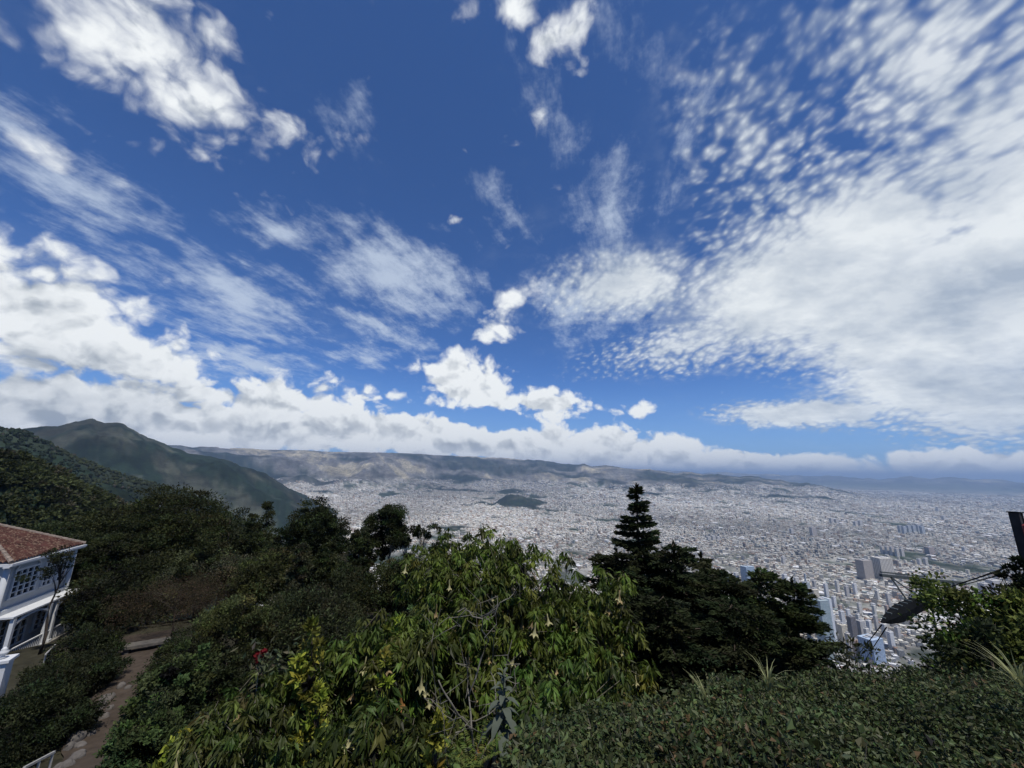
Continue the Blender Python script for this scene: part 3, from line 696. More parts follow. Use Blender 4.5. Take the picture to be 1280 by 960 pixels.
# ------------------------------------------------------------ woods on the slopes (a far-off mass)
def build_woods():
    n = 60000
    r = np.exp(np.log(75)+RNG.random(n)**.75*(np.log(1900)-np.log(75))); az = R(-62)+R(85)*RNG.random(n)
    x = np.sin(az)*r; y = np.cos(az)*r; z = height(x, y)
    keep = (z > PLAIN+70) & ~((r < 110) & (az > R(-12))); keep &= (fbm(x/60+5, y/60, 4) > .34)
    x, y, z, r = x[keep], y[keep], z[keep], r[keep]
    s = (1.5+1.7*RNG.random(len(x))+r*.0009)
    pn = fbm(x/250, y/250, 5, .6)
    c = np.where((pn > .5)[:, None], np.array([.042, .052, .024]), np.array([.022, .034, .017]))*(1+.3*RNG.normal(size=(len(x), 1)))
    c = np.where((RNG.random(len(x)) < .06)[:, None], np.array([.075, .07, .055]), c); c = np.clip(c, .006, .2)
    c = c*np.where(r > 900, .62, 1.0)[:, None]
    near = r < 620
    bm = bmesh.new(); bmesh.ops.create_icosphere(bm, subdivisions=1, radius=1); base = np.array([v.co[:] for v in bm.verts]); fc = np.array([[v.index for v in f.verts] for f in bm.faces]); bm.free()
    f = ~near; nf_ = f.sum()
    Vn = base[None]*(1+.2*RNG.normal(size=(nf_, len(base), 1)))*np.stack([s[f], s[f], s[f]*(.7+.7*RNG.random(nf_))], -1)[:, None]+np.stack([x[f], y[f], z[f]+s[f]*.55], -1)[:, None]
    Fc = (fc[None]+len(base)*np.arange(nf_)[:, None, None]).reshape(-1, 3)
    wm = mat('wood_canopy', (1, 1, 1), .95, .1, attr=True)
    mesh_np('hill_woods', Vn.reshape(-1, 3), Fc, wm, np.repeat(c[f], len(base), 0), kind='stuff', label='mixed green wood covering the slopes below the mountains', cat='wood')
    m = 70; xn = np.stack([x[near], y[near], z[near]+s[near]*.8], -1); sn = s[near]*1.15; nn = len(xn)
    d = unit(RNG.normal(size=(nn, m, 3))); d[..., 2] = np.abs(d[..., 2])*1.0-.25
    lob = 1+.25*np.sin(d[..., 0]*5+RNG.random((nn, 1))*6)*np.sin(d[..., 1]*5+RNG.random((nn, 1))*6)
    P = xn[:, None]+d*(sn[:, None]*lob*(.7+.3*RNG.random((nn, m))))[..., None]*np.array([1, 1, .95])
    A = unit(d*.7+RNG.normal(size=(nn, m, 3))*.6).reshape(-1, 3); L = np.repeat(sn, m)*(.35+.3*RNG.random(nn*m))
    cc = np.repeat(c[near], m, 0)*(1+.22*RNG.normal(size=(nn*m, 1)))
    V, F2, C2 = leaves(P.reshape(-1, 3), A, L, L*.7, np.clip(cc, .004, .3))
    mesh_np('near_hill_woods', V, F2, LEAF, C2, kind='stuff', label='wooded hillside of small round crowns behind the tile roof', cat='wood')
build_woods()

# ------------------------------------------------------------ left: path, house and garden
def gz(x, y): return float(height(np.array([x]), np.array([y]))[0])
def build_path():
    c = [at_z(70, 1010, -9.6), at_z(112, 950, -11.0), at_z(128, 905, -11.5), at_z(150, 865, -12.0), at_z(165, 835, -12.5), at_z(175, 812, -12.7), at_z(182, 797, -12.8)]
    w = [.85, .85, .85, .9, 1.1, 1.7, 1.9]; V = []; Fc = []; n = 9; pts = []
    for i in range(len(c)-1):
        for k in range(8): pts.append((c[i].lerp(c[i+1], k/8), w[i]+(w[i+1]-w[i])*k/8))
    pts.append((c[-1], w[-1]))
    for i, (p, ww) in enumerate(pts):
        q = pts[min(i+1, len(pts)-1)][0]-pts[max(i-1, 0)][0]; sd_ = Vector((q.y, -q.x, 0)).normalized()
        for j in range(n):
            f = j/(n-1)*2-1; a = p+sd_*f*(ww+.12*math.sin(i*1.3+j)); V.append((a.x, a.y, gz(a.x, a.y)+.07+.02*math.sin(i*.7+j*2)))
    for i in range(len(pts)-1):
        for j in range(n-1): Fc.append((i*n+j, i*n+j+1, (i+1)*n+j+1, (i+1)*n+j))
    m = mat('packed_earth', (.058, .045, .034), .95, .1, nscale=2.2, namt=.35, bump=.5, bscale=14)
    mesh_np('path', V, Fc, m, kind='structure'); return pts
PATH = build_path()
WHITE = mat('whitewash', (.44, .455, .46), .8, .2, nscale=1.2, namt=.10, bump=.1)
TRIM = mat('white_trim', (.56, .57, .57), .6, .3, nscale=3, namt=.06)
GLASS = mat('dark_glass', (.02, .024, .03), .08, .5)
TILE = mat('clay_tile', (.056, .023, .018), .85, .2, nscale=1.6, namt=.6, bump=.3,
           extra=lambda t, c, v: t.mix(t.mapr(t.noise(v, 5, 4, .7), .5, .62), c, (.15, .10, .07)))
DARKROOM = mat('shaded_interior', (.05, .045, .04), .9)
def build_house():
    P0 = at(10, 703, 30); P1 = at(100, 682, 37.2)
    ex = Vector((P1.x-P0.x, P1.y-P0.y, 0)).normalized(); ang = math.atan2(ex.y, ex.x)
    zg = -13.9; H = P0.z-zg; LN = 6.9; DP = 9.0
    e = empty('colonial_house', (P0.x, P0.y, zg), ang, label='white two-storey colonial house with a red clay tile roof at the left edge', cat='house')
    # local: x along facade, facade normal is -y ; body extends to +y
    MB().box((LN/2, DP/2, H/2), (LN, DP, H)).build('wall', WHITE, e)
    MB().box((LN/2, -.11, H*.5), (LN+.3, .22, .30)).box((LN/2, -.09, H-.2), (LN+.3, .18, .34)).box((-.11, DP/2, H*.5), (.22, DP, .30)).box((LN/2, -.06, H*.5-.5), (LN+.1, .12, .10)).build('cornice', TRIM, e)
    # hip roof of barrel tiles
    ov = .45; x0, x1, y0, y1 = -ov, LN+ov, -ov, DP+ov; ze = H-.05; pz = 2.5; cx, cy_ = LN/2, DP/2
    rf = MB(); sp = .27
    def slope(a, b, ap1, ap2):      # eave a->b, ridge ap1->ap2
        a, b, ap1, ap2 = map(Vector, (a, b, ap1, ap2)); n = int((b-a).length/sp)*6; rows = 14; vs = []; fs = []
        for i in range(n+1):
            f = i/n; E = a.lerp(b, f); T_ = ap1.lerp(ap2, f)
            for r_ in range(rows+1):
                g = r_/rows; P = E.lerp(T_, g); ww = (1-g*.999); 
                ph = abs(math.sin(math.pi*(E.lerp(T_, g)-a).dot((b-a).normalized())/sp))
                P.z += .17*ph + .05*(1-(g*rows*1.0 % 1)); vs.append(P)
        for i in range(n):
            for r_ in range(rows): k = i*(rows+1)+r_; fs.append((k, k+rows+1, k+rows+2, k+1))
        rf.add(vs, fs)
    A1 = (cx-.3, cy_, ze+pz); A2 = (cx+.3, cy_, ze+pz)
    slope((x0, y0, ze), (x1, y0, ze), A1, A2); slope((x1, y0, ze), (x1, y1, ze), A2, A2)
    slope((x1, y1, ze), (x0, y1, ze), A2, A1); slope((x0, y1, ze), (x0, y0, ze), A1, A1)
    roof = rf.build('tile_roof', TILE, e, smooth=True)
    rc = MB()
    for q in ((x0, y0), (x1, y0), (x1, y1), (x0, y1)):
        a = Vector((q[0], q[1], ze+.12)); b = Vector((cx, cy_, ze+pz+.14)); n = 16
        for i in range(n): p = a.lerp(b, i/n); p2 = a.lerp(b, (i+1.1)/n); rc.tube([p, p2], [.15, .12], 8)
    rc.build('ridge_tiles', mat('mortared_ridge', (.20, .16, .13), .9, nscale=3, namt=.4), roof)
    MB().box(((x0+x1)/2, y0-.06, ze-.07), (x1-x0+.2, .16, .16)).box((x0-.06, (y0+y1)/2, ze-.07), (.16, y1-y0, .16)).build('gutter', TRIM, e)
    MB().box((LN/2, -ov/2-.1, ze-.20), (LN+1.2, ov-.1, .10)).build('soffit', TRIM, e)
    def window(cx_, cz_, w, h, cols, rows, arch=False, wall='y'):
        f = MB(); d = .12
        def put(c, s):
            if wall == 'y': f.box((cx_+c[0], -d/2-.003+c[2]*.0, cz_+c[1]), (s[0], d, s[1]))
            else: f.box((-d/2-.003, cx_+c[0], cz_+c[1]), (d, s[0], s[1]))
        put((0, h/2, 0), (w+.16, .12)); put((0, -h/2-.02, 0), (w+.3, .12))
        for i in range(cols+1): put((-w/2+w*i/cols, 0, 0), (.11 if i in (0, cols) else .085, h-.13))
        for j in range(1, rows): 
            for i in range(cols): put((-w/2+w*(i+.5)/cols, -h/2+h*j/rows, 0), (w/cols-.11, .05))
        if arch:
            n = 12; pp_ = []
            for i in range(n+1): a = math.pi*i/n; pp_.append((cx_-math.cos(a)*w/2, h/2+cz_+math.sin(a)*.42+.06) )
            for i in range(n):
                (xa, za), (xb, zb_) = pp_[i], pp_[i+1]
                if wall == 'y': f.bar((xa, -.08, za), (xb, -.08, zb_), .12, .09)
                else: f.bar((-.08, xa, za), (-.08, xb, zb_), .12, .09)
        o = f.build('window', TRIM, e)
        g = MB(); g.box((cx_, -.02, cz_) if wall == 'y' else (-.02, cx_, cz_), (w-.02, .03, h-.02) if wall == 'y' else (.03, w-.02, h-.02)); g.build('glass', GLASS, o)
    zu = H*.5+1.75; zl = 1.75
    window(2.0, zu, 2.3, 1.9, 4, 5, True); window(4.35, zu, .95, 1.8, 2, 5); window(5.9, zu, .95, 1.8, 2, 5)
    window(5.4, zl+.25, 2.4, 1.9, 4, 5, True); window(2.1, zl, 2.5, 2.1, 4, 4, True)
    for yy in (2.2, 5.4): window(yy, zu, 1.6, 1.9, 3, 5, True, 'x'); window(yy, zl, 1.6, 2, 3, 4, True, 'x')
    MB().box((-.02, -.14, H*.25+H*.0), (.34, .34, H*.5-.3)).build('corner_post', TRIM, e)
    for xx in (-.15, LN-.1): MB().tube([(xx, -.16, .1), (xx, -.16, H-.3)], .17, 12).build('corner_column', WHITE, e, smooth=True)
    # porch: posts, arches and a small balustrade
    for xx in (.1, 3.6, 4.3, 6.8):
        MB().box((xx, -1.1, 1.55), (.22, .22, 3.1)).box((xx, -1.1, .15), (.34, .34, .3)).build('porch_post', TRIM, e)
    for (a, b) in ((.1, 3.6), (4.3, 6.8)):
        n = 14; ar = MB()
        for i in range(n):
            t0, t1 = math.pi*i/n, math.pi*(i+1)/n; m = (a+b)/2; w_ = (b-a)/2-.1
            ar.bar((m-math.cos(t0)*w_, -1.1, 2.45+math.sin(t0)*.6), (m-math.cos(t1)*w_, -1.1, 2.45+math.sin(t1)*.6), .14, .14)
        ar.build('porch_arch', TRIM, e)
    MB().box((LN/2, -.66, 3.24), (LN+.3, 1.08, .12)).build('porch_roof', TRIM, e)
    bl = MB(); bl.box((LN/2, -1.1, .98), (LN-.3, .09, .08))
    for i in range(35): bl.box((.3+i*.195, -1.1, .56), (.05, .05, .74))
    bl.build('balustrade', TRIM, e)
    MB().box((LN/2, -.72, .08), (LN+.4, 1.3, .16)).build('porch_floor', mat('porch_stone', (.18, .17, .15), .9, nscale=3), e)
    return e
build_house()
def pillar(u, v, y):
    p = at(u, v, y); zg = gz(p.x, p.y); h = p.z-zg
    e = empty('gate_pillar', (p.x, p.y, zg), .5, label='white masonry pillar with an urn finial at the left edge of the garden', cat='pillar')
    MB().box((0, 0, h*.42), (.62, .62, h*.84)).box((0, 0, h*.87), (.82, .82, .12)).box((0, 0, .15), (.78, .78, .3)).build('shaft', TRIM, e)
    MB().lathe((0, 0, h*.87+.06), [(.10, 0), (.16, .04), (.07, .10), (.17, .22), (.19, .30), (.10, .36), (.12, .40), (.03, .50)]).build('urn', TRIM, e, smooth=True)
pillar(5, 814, 21)
EDGE = mat('weathered_rail', (.32, .31, .28), .7, nscale=6)
def rail(a, b, y1, y2, label, name='handrail', h=.8, w=.07):
    A_, B_ = at(*a, y1), at(*b, y2); e = empty(name, (A_.x, A_.y, A_.z), label=label, cat='rail'); d = B_-A_
    MB().bar((0, 0, 0), d, w, w).build('top_rail', EDGE, e)
    for f in (.05, .5, .95):
        p = d*f; zg = gz(A_.x+p.x, A_.y+p.y)-A_.z; MB().bar((p.x, p.y, min(zg, p.z-.2)), (p.x, p.y, p.z-.04), w*.7, w*.7).build('post', EDGE, e)
rail((30, 960), (68, 940), 15, 16.3, 'pale metal handrail slanting along the path at the lower left corner')
rail((57, 818), (69, 806), 25, 27.5, 'short pale rail in the dark garden in front of the porch')
# edging stones
STONE = mat('field_stone', (.11, .10, .09), .95, .1, nscale=3, namt=.45, bump=.8)
def rock(x, y, s, label, group, colr=None):
    bm = bmesh.new(); bmesh.ops.create_icosphere(bm, subdivisions=3, radius=1)
    ox = RNG.random()*50
    for v in bm.verts:
        k = 1+.55*(float(fbm(np.array([v.co.x*1.3+ox]), np.array([v.co.y*1.3+v.co.z]), 4)[0])-.5); v.co *= k; v.co.z = max(v.co.z, -.5)*.8
        v.co = Vector((v.co.x*s, v.co.y*s*.75, v.co.z*s))
    me = bpy.data.meshes.new('edging_stone'); bm.to_mesh(me); bm.free(); me.materials.append(STONE)
    o = bpy.data.objects.new('edging_stone', me); COL.objects.link(o); o.location = (x, y, gz(x, y)+s*.34); o.rotation_euler = (0, 0, RNG.random()*6); tag(o, label, 'stone', group)
for (u, v, s) in [(133,873,.38),(126,882,.36),(138,884,.26),(118,893,.42),(130,894,.30),(110,905,.44),(113,915,.30),(95,922,.46),(88,932,.30),(101,929,.26),(97,944,.34),(84,955,.30),(73,958,.28),(140,868,.24),(104,897,.25),(152,856,.3),(160,858,.22)]:
    p = at(u, v, 20); # slide to the ground
    for _ in range(30):
        z = gz(p.x, p.y); d = dirn(u, v); k = (z+.15)/d.z; p = d*k
    rock(p.x, p.y, s*.78, 'rough grey field stone edging the left side of the dirt path', 'stones edging the dirt path')
def slab():
    d = dirn(180, 816); p = d*(-12.3/d.z); zg = gz(p.x, p.y)
    e = empty('stone_bench', (p.x, p.y, zg), .55, label='pale concrete slab bench at the far end of the dirt path', cat='bench')
    MB().box((0, 0, .42), (2.6, .8, .16)).build('seat', mat('worn_concrete', (.11, .10, .085), .9, nscale=3, namt=.3, bump=.3), e)
    for s in (-.9, .9): MB().box((s, 0, .17), (.3, .6, .34)).build('support', STONE, e)
slab()

# ------------------------------------------------------------ trees, left and middle
DK = (.026, .034, .016); OL = (.050, .056, .026); GY = (.085, .090, .068)
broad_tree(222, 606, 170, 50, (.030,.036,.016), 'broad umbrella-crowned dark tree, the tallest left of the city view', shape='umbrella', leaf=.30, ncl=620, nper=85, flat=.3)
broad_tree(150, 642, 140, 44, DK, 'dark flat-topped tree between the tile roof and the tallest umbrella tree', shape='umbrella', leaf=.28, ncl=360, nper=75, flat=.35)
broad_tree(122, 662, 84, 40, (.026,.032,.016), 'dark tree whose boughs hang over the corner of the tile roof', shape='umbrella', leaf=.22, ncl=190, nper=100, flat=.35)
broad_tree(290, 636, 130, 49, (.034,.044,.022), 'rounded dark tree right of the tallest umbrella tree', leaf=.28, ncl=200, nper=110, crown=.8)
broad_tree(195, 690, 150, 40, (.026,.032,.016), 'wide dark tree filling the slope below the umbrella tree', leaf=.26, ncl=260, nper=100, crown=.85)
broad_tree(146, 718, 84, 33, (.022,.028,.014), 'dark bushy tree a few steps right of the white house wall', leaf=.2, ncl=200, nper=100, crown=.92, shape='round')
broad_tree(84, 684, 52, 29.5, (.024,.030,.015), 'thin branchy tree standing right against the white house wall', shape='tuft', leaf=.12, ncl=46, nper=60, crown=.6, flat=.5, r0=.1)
broad_tree(262, 690, 120, 38, (.060,.066,.044), 'grey-green rounded tree in the middle of the dark grove', leaf=.2, ncl=180, nper=110, crown=.8)
broad_tree(228, 722, 150, 31, (.050,.038,.028), 'brownish twiggy tree thin in leaf, above the dirt path', leaf=.12, ncl=260, nper=60, crown=.8, lw=.25, shell=.2)
broad_tree(305, 742, 95, 24, (.060,.070,.030), 'olive rounded bush above the red flowers', leaf=.13, ncl=170, nper=120, crown=.9, cat='shrub', name='rounded_bush')
broad_tree(336, 632, 52, 52, DK, 'slim dark tree with a pointed top right of the rounded dark tree', shape='tall', leaf=.28, ncl=90, nper=110, crown=.8)
broad_tree(397, 627, 92, 46, (.024,.033,.016), 'tall dark eucalyptus with a full pointed crown, left of the open rounded one', shape='tall', leaf=.26, ncl=240, nper=120, crown=.85, bark=PALEBARK)
broad_tree(368, 650, 70, 44, (.028,.038,.018), 'dark tree leaning on the left side of the pointed eucalyptus', shape='tall', leaf=.25, ncl=130, nper=110, crown=.85)
broad_tree(428, 660, 64, 45, (.026,.034,.016), 'dark slender tree on the right side of the pointed eucalyptus', shape='tall', leaf=.25, ncl=120, nper=110, crown=.85)
broad_tree(492, 630, 58, 42, (.024,.033,.015), 'tall eucalyptus with an open rounded crown standing against the city', shape='tall', leaf=.22, ncl=110, nper=120, crown=.5, bark=PALEBARK)
broad_tree(466, 646, 56, 42, (.026,.034,.016), 'shorter open eucalyptus just left of the rounded one', shape='tall', leaf=.22, ncl=90, nper=120, crown=.5, bark=PALEBARK)
broad_tree(529, 657, 26, 40, (.022,.030,.014), 'thin bare-stemmed tree with a small dark tuft at its top', shape='tuft', leaf=.2, ncl=26, nper=80, crown=.25, bark=PALEBARK, flat=1)
broad_tree(509, 674, 20, 40, (.022,.030,.014), 'small dark tuft-topped tree between the rounded eucalyptus and the thin-stemmed one', shape='tuft', leaf=.2, ncl=22, nper=80, crown=.25, bark=PALEBARK, flat=1)
broad_tree(546, 682, 34, 38, (.024,.032,.015), 'low dark tree right of the thin bare-stemmed tree', shape='tuft', leaf=.2, ncl=40, nper=80, crown=.4, flat=.8)
broad_tree(350, 688, 110, 37, (.040,.046,.020), 'dark tree in the lower grove left below the pointed eucalyptus', leaf=.22, ncl=190, nper=100, crown=.85)
broad_tree(420, 700, 100, 35, (.024,.031,.016), 'dark tree in the lower grove below the pointed eucalyptus, right one', leaf=.22, ncl=190, nper=100, crown=.85)
broad_tree(443, 684, 44, 40, (.13,.13,.115), 'pale grey leafless-looking tree between the two tall eucalyptuses', leaf=.14, ncl=80, nper=70, crown=.7, lw=.2)
broad_tree(520, 690, 76, 41, (.09,.095,.08), 'pale grey-green bush below the thin bare-stemmed tree', leaf=.16, ncl=120, nper=70, crown=.8)
broad_tree(488, 700, 96, 33, (.036,.044,.018), 'dark rounded tree below the rounded eucalyptus', leaf=.2, ncl=180, nper=100, crown=.85)
broad_tree(380, 735, 160, 26, (.030,.036,.020), 'wide dark thicket tree behind the sunlit-tinted yellow shrubs', leaf=.17, ncl=260, nper=100, crown=.92)
broad_tree(545, 722, 60, 25, (.10,.12,.06), 'pale leafy bush left of the big angel trumpet', leaf=.14, ncl=90, nper=80, crown=.8, cat='shrub', name='rounded_bush')
broad_tree(95, 822, 110, 23, (.020,.026,.014), 'dark shrub between the porch and the dirt path', leaf=.14, ncl=170, nper=110, crown=1.0, cat='shrub', name='garden_shrub')
broad_tree(45, 858, 130, 18, (.022,.030,.015), 'low dark garden shrub in the lower left corner', leaf=.12, ncl=170, nper=110, crown=1.0, cat='shrub', name='garden_shrub')
broad_tree(100, 880, 60, 19, (.020,.026,.014), 'small dark shrub behind the edging stones', leaf=.1, ncl=100, nper=110, crown=1.0, cat='shrub', name='garden_shrub')
broad_tree(222, 812, 100, 11.5, (.050,.070,.030), 'glossy round-leaved bush on the right bank of the dirt path', leaf=.085, ncl=190, nper=90, crown=.95, lw=.85, cat='shrub', name='round_leaved_bush', rcf=.13)
broad_tree(205, 880, 110, 9, (.045,.065,.030), 'small-leaved green bush at the lower left beside the path edge', leaf=.07, ncl=220, nper=90, crown=1.0, lw=.6, cat='shrub', name='small_leaved_bush')

broad_tree(112, 786, 76, 27, (.024,.031,.015), 'dark shrub at the far end of the path beside the slab bench', leaf=.14, ncl=160, nper=80, crown=1.0, cat='shrub', name='garden_shrub')
broad_tree(236, 790, 84, 21, (.034,.044,.020), 'leafy shrub hiding the right bank at the far end of the path', leaf=.12, ncl=200, nper=80, crown=1.0, cat='shrub', name='garden_shrub')
broad_tree(286, 812, 70, 13, (.036,.046,.022), 'leafy shrub just below and left of the red flowers', leaf=.10, ncl=180, nper=80, crown=1.0, cat='shrub', name='garden_shrub')
broad_tree(74, 830, 70, 20.5, (.022,.028,.014), 'ragged dark shrub in front of the porch rail', leaf=.12, ncl=140, nper=80, crown=1.0, cat='shrub', name='garden_shrub')
broad_tree(318, 646, 46, 46, (.030,.038,.018), 'upright feathery tree between the umbrella tree and the pointed eucalyptus', shape='tall', leaf=.24, ncl=150, nper=80, crown=.85)
broad_tree(452, 662, 40, 39, (.034,.042,.020), 'upright feathery tree below the left side of the rounded eucalyptus', shape='tall', leaf=.22, ncl=140, nper=80, crown=.8, bark=PALEBARK)
broad_tree(412, 676, 42, 34, (.040,.048,.022), 'upright olive tree in front of the lower grove', shape='tall', leaf=.2, ncl=150, nper=80, crown=.85, bark=PALEBARK)
broad_tree(378, 684, 40, 32, (.050,.056,.034), 'upright grey-green tree in front of the pointed eucalyptus', shape='tall', leaf=.18, ncl=150, nper=80, crown=.85, bark=PALEBARK)
broad_tree(510, 696, 44, 31, (.036,.044,.020), 'upright dark tree behind the yellow-green cluster by the pale bush', shape='tall', leaf=.18, ncl=150, nper=80, crown=.85, bark=PALEBARK)
broad_tree(262, 664, 60, 38, (.040,.046,.022), 'ragged upright tree in front of the umbrella tree', shape='tall', leaf=.2, ncl=170, nper=80, crown=.85)
# ------------------------------------------------------------ near shrubs
brugmansia(645, 655, 330, 9.2, 'largest angel trumpet shrub, in the middle, topping the city view with hanging pale flowers', nfl=90, ncl=760, nper=40, leaf=.17, crown=.82)
brugmansia(605, 668, 200, 9.6, 'angel trumpet shrub merging into the left side of the largest one', nfl=30, ncl=420, nper=34, leaf=.16)
brugmansia(750, 690, 130, 8.6, 'angel trumpet shrub with long drooping leaves leaning against the dark conifer', nfl=30, ncl=220, nper=34, leaf=.17)
brugmansia(560, 745, 220, 7.2, 'angel trumpet shrub below and left of the largest one', nfl=40, ncl=380, nper=36, leaf=.18, col=(.048,.068,.022))
brugmansia(450, 772, 220, 6.6, 'dense angel trumpet shrub below the sunlit-tinted yellow shrubs', nfl=40, ncl=420, nper=36, leaf=.16, col=(.046,.066,.022))
brugmansia(345, 820, 210, 6.4, 'dark angel trumpet shrub sloping down to the lower left', nfl=10, ncl=280, nper=36, leaf=.13, col=(.040,.056,.022))
brugmansia(300, 880, 190, 5.2, 'low bushy angel trumpet shrub at the bottom left of the middle group', nfl=4, ncl=240, nper=36, leaf=.12, col=(.042,.056,.024))
brugmansia(700, 800, 190, 5.8, 'angel trumpet shrub above the clipped hedge, with a few cream flowers', nfl=12, ncl=240, nper=34, leaf=.15, col=(.045,.07,.026))
brugmansia(850, 862, 130, 5.0, 'low angel trumpet shrub at the left end of the clipped hedge', nfl=7, ncl=130, nper=30, leaf=.14, col=(.05,.07,.028))
brugmansia(500, 850, 200, 4.6, 'leafy angel trumpet shrub at the bottom middle with orange flowers', nfl=8, ncl=200, nper=34, leaf=.15, col=(.036,.050,.020))
brugmansia(760, 850, 110, 5.2, 'yellow-green bushy shrub between the conifer and the hedge', nfl=0, ncl=150, nper=34, leaf=.11, col=(.065,.085,.028), name='leafy_shrub')
brugmansia(415, 905, 160, 4.4, 'shaded angel trumpet shrub at the bottom edge, left of the dead branches', nfl=5, ncl=170, nper=34, leaf=.13, col=(.034,.048,.020))
YL_SUNLIT = (.15, .165, .032)  # young yellow-green leaves; sunlight on them is mixed into this colour
def yellow(u, v, wpx, y, label, hgt=.5, n=40):
    T = at(u, v, y); dep = -(CM.transposed() @ T).z
    broad_tree(u, v, wpx, y, YL_SUNLIT, label, cat='shrub', name='sunlit_yellow_shrub', leaf=.085, ncl=n, nper=26, crown=hgt, lw=.6, rcf=.2, flat=.5, r0=.03, shape='umbrella' if hgt < .4 else 'round')
yellow(393, 770, 44, 6.0, 'sunlit-tinted yellow-green leaf cluster, topmost left of the angel trumpets', .12)
yellow(500, 764, 46, 6.9, 'sunlit-tinted yellow-green leaf cluster just left of the pale bush', .13)
yellow(478, 812, 34, 5.7, 'pale sunlit-tinted yellow leaf cluster in the middle of the dense angel trumpet', .10, 24)
yellow(400, 832, 40, 5.5, 'sunlit-tinted yellow-green leaf cluster low on the dense angel trumpet', .22, 44)
yellow(228, 922, 50, 5.6, 'sunlit-tinted yellow leafy shrub at the bottom left beside the path', .5, 40)
yellow(545, 880, 22, 4.0, 'small sunlit-tinted yellow-green leaf cluster beside the dead branches', .10, 14)
def red_flowers():
    p = at(325, 820, 6.0); e = empty('red_flower_plant', (p.x, p.y, gz(p.x, p.y)), label='plant with a red flower cluster among grey leaves', cat='plant'); h = p.z-e.location.z
    MB().tube([(0, 0, 0), (.05, 0, h*.5), (0, 0, h)], [.015, .01, .005], 5).build('stem', PALEBARK, e)
    n = 34; P = RNG.normal(size=(n, 3))*[.022, .022, .03]+[0, 0, h]; V, Fc, Cc = leaves(P, unit(RNG.normal(size=(n, 3))), .085, .06, tint((.13, .010, .016), n)); mesh_np('petals', V, Fc, LEAF, Cc, e)
    n = 90; P = RNG.normal(size=(n, 3))*[.16, .12, .10]+[.12, 0, h-.05]; V, Fc, Cc = leaves(P, unit(RNG.normal(size=(n, 3))), .12, .04, tint((.08, .09, .065), n)); mesh_np('leaves', V, Fc, LEAF, Cc, e)
red_flowers()
def dead_branches():
    base = at(600, 975, 3.6); e = empty('dead_shrub', base, label='tangle of bare grey dead branches in front of the angel trumpets', cat='dead shrub')
    G = mat('dead_wood', (.13, .12, .095), .9, nscale=12, namt=.3)
    for (pts, r) in [([(605,960),(590,915),(562,880),(548,850)], .014), ([(570,920),(596,905),(640,862)], .007), ([(600,960),(622,900),(628,860),(640,800)], .008),
                     ([(590,910),(585,860),(582,822)], .010), ([(585,870),(610,800),(598,775),(583,762),(572,765)], .010), ([(598,775),(625,755),(642,742)], .007), ([(583,762),(565,790)], .006),
                     ([(560,960),(555,900),(545,868),(541,800),(543,780)], .006), ([(620,890),(616,840),(618,780),(622,745)], .006), ([(640,862),(650,830)], .004), ([(560,880),(530,872)], .005), ([(600,915),(575,898),(560,902)], .006), ([(700,905),(690,925),(680,960)], .004)]:
        q = [at(u, v, 3.6+.25*math.sin(i+u))-base for i, (u, v) in enumerate(pts)]
        q2 = []
        for a_, b_ in zip(q, q[1:]):
            for f in (0, .33, .66): q2.append(a_.lerp(b_, f)+Vector(RNG.normal(size=3)*.012))
        q = q2+[q[-1]]
        for _ in range(4):
            a_ = q[int(RNG.integers(1, len(q)))]; m_ = a_+Vector(RNG.normal(size=3)*[.07, .03, .06]); MB().tube([a_, m_, m_+Vector(RNG.normal(size=3)*[.08, .03, .08])+Vector((0, 0, .05))], [.003, .0025, .001], 4).build('twig', G, e)
        MB().tube(q, [r*.75*(1-.6*i/len(q)) for i in range(len(q))], 6).build('branch', G, e, smooth=True)
dead_branches()
def big_leaf(mb, base, az, L, W, up, droop):
    n = 7; vs = []; fs = []; d = Vector((math.cos(az), math.sin(az), 0)); s = Vector((-math.sin(az), math.cos(az), 0)); b = Vector(base)
    for i in range(n):
        f = i/(n-1); w = W*math.sin(math.pi*min(1, f*.92+.06))**.8; c = b+d*L*f+Vector((0, 0, up*L*f-droop*L*f*f))
        vs += [c-s*w*.5+Vector((0,0,.18*w)), c, c+s*w*.5+Vector((0,0,.18*w))]
    for i in range(n-1): k = i*3; fs += [(k, k+1, k+4, k+3), (k+1, k+2, k+5, k+4)]
    mb.add(vs, fs)
def woolly():
    p = at(628, 925, 3.3); top = at(628, 838, 3.3); H = top.z-p.z
    e = empty('silver_leaved_plant', p, label='silvery woolly plant with broad spoon-shaped leaves in front of the dead branches', cat='plant')
    m = mat('woolly_leaf', (.085, .10, .078), .95, .1, nscale=14, namt=.15, trans=.15)
    MB().tube([(0, 0, -.5), (.01, 0, H*.5), (0, 0, H)], [.014, .011, .006], 6).build('stem', m, e, smooth=True)
    for i in range(26):
        f = i/25; L = .15*(1-f)+.05; mb = MB(); big_leaf(mb, (0, 0, H*(.08+.9*f)), i*2.4, L, L*.42, .9-.5*(1-f), .9*(1-f)+.4); mb.build('leaf', m, e, smooth=True)
woolly()
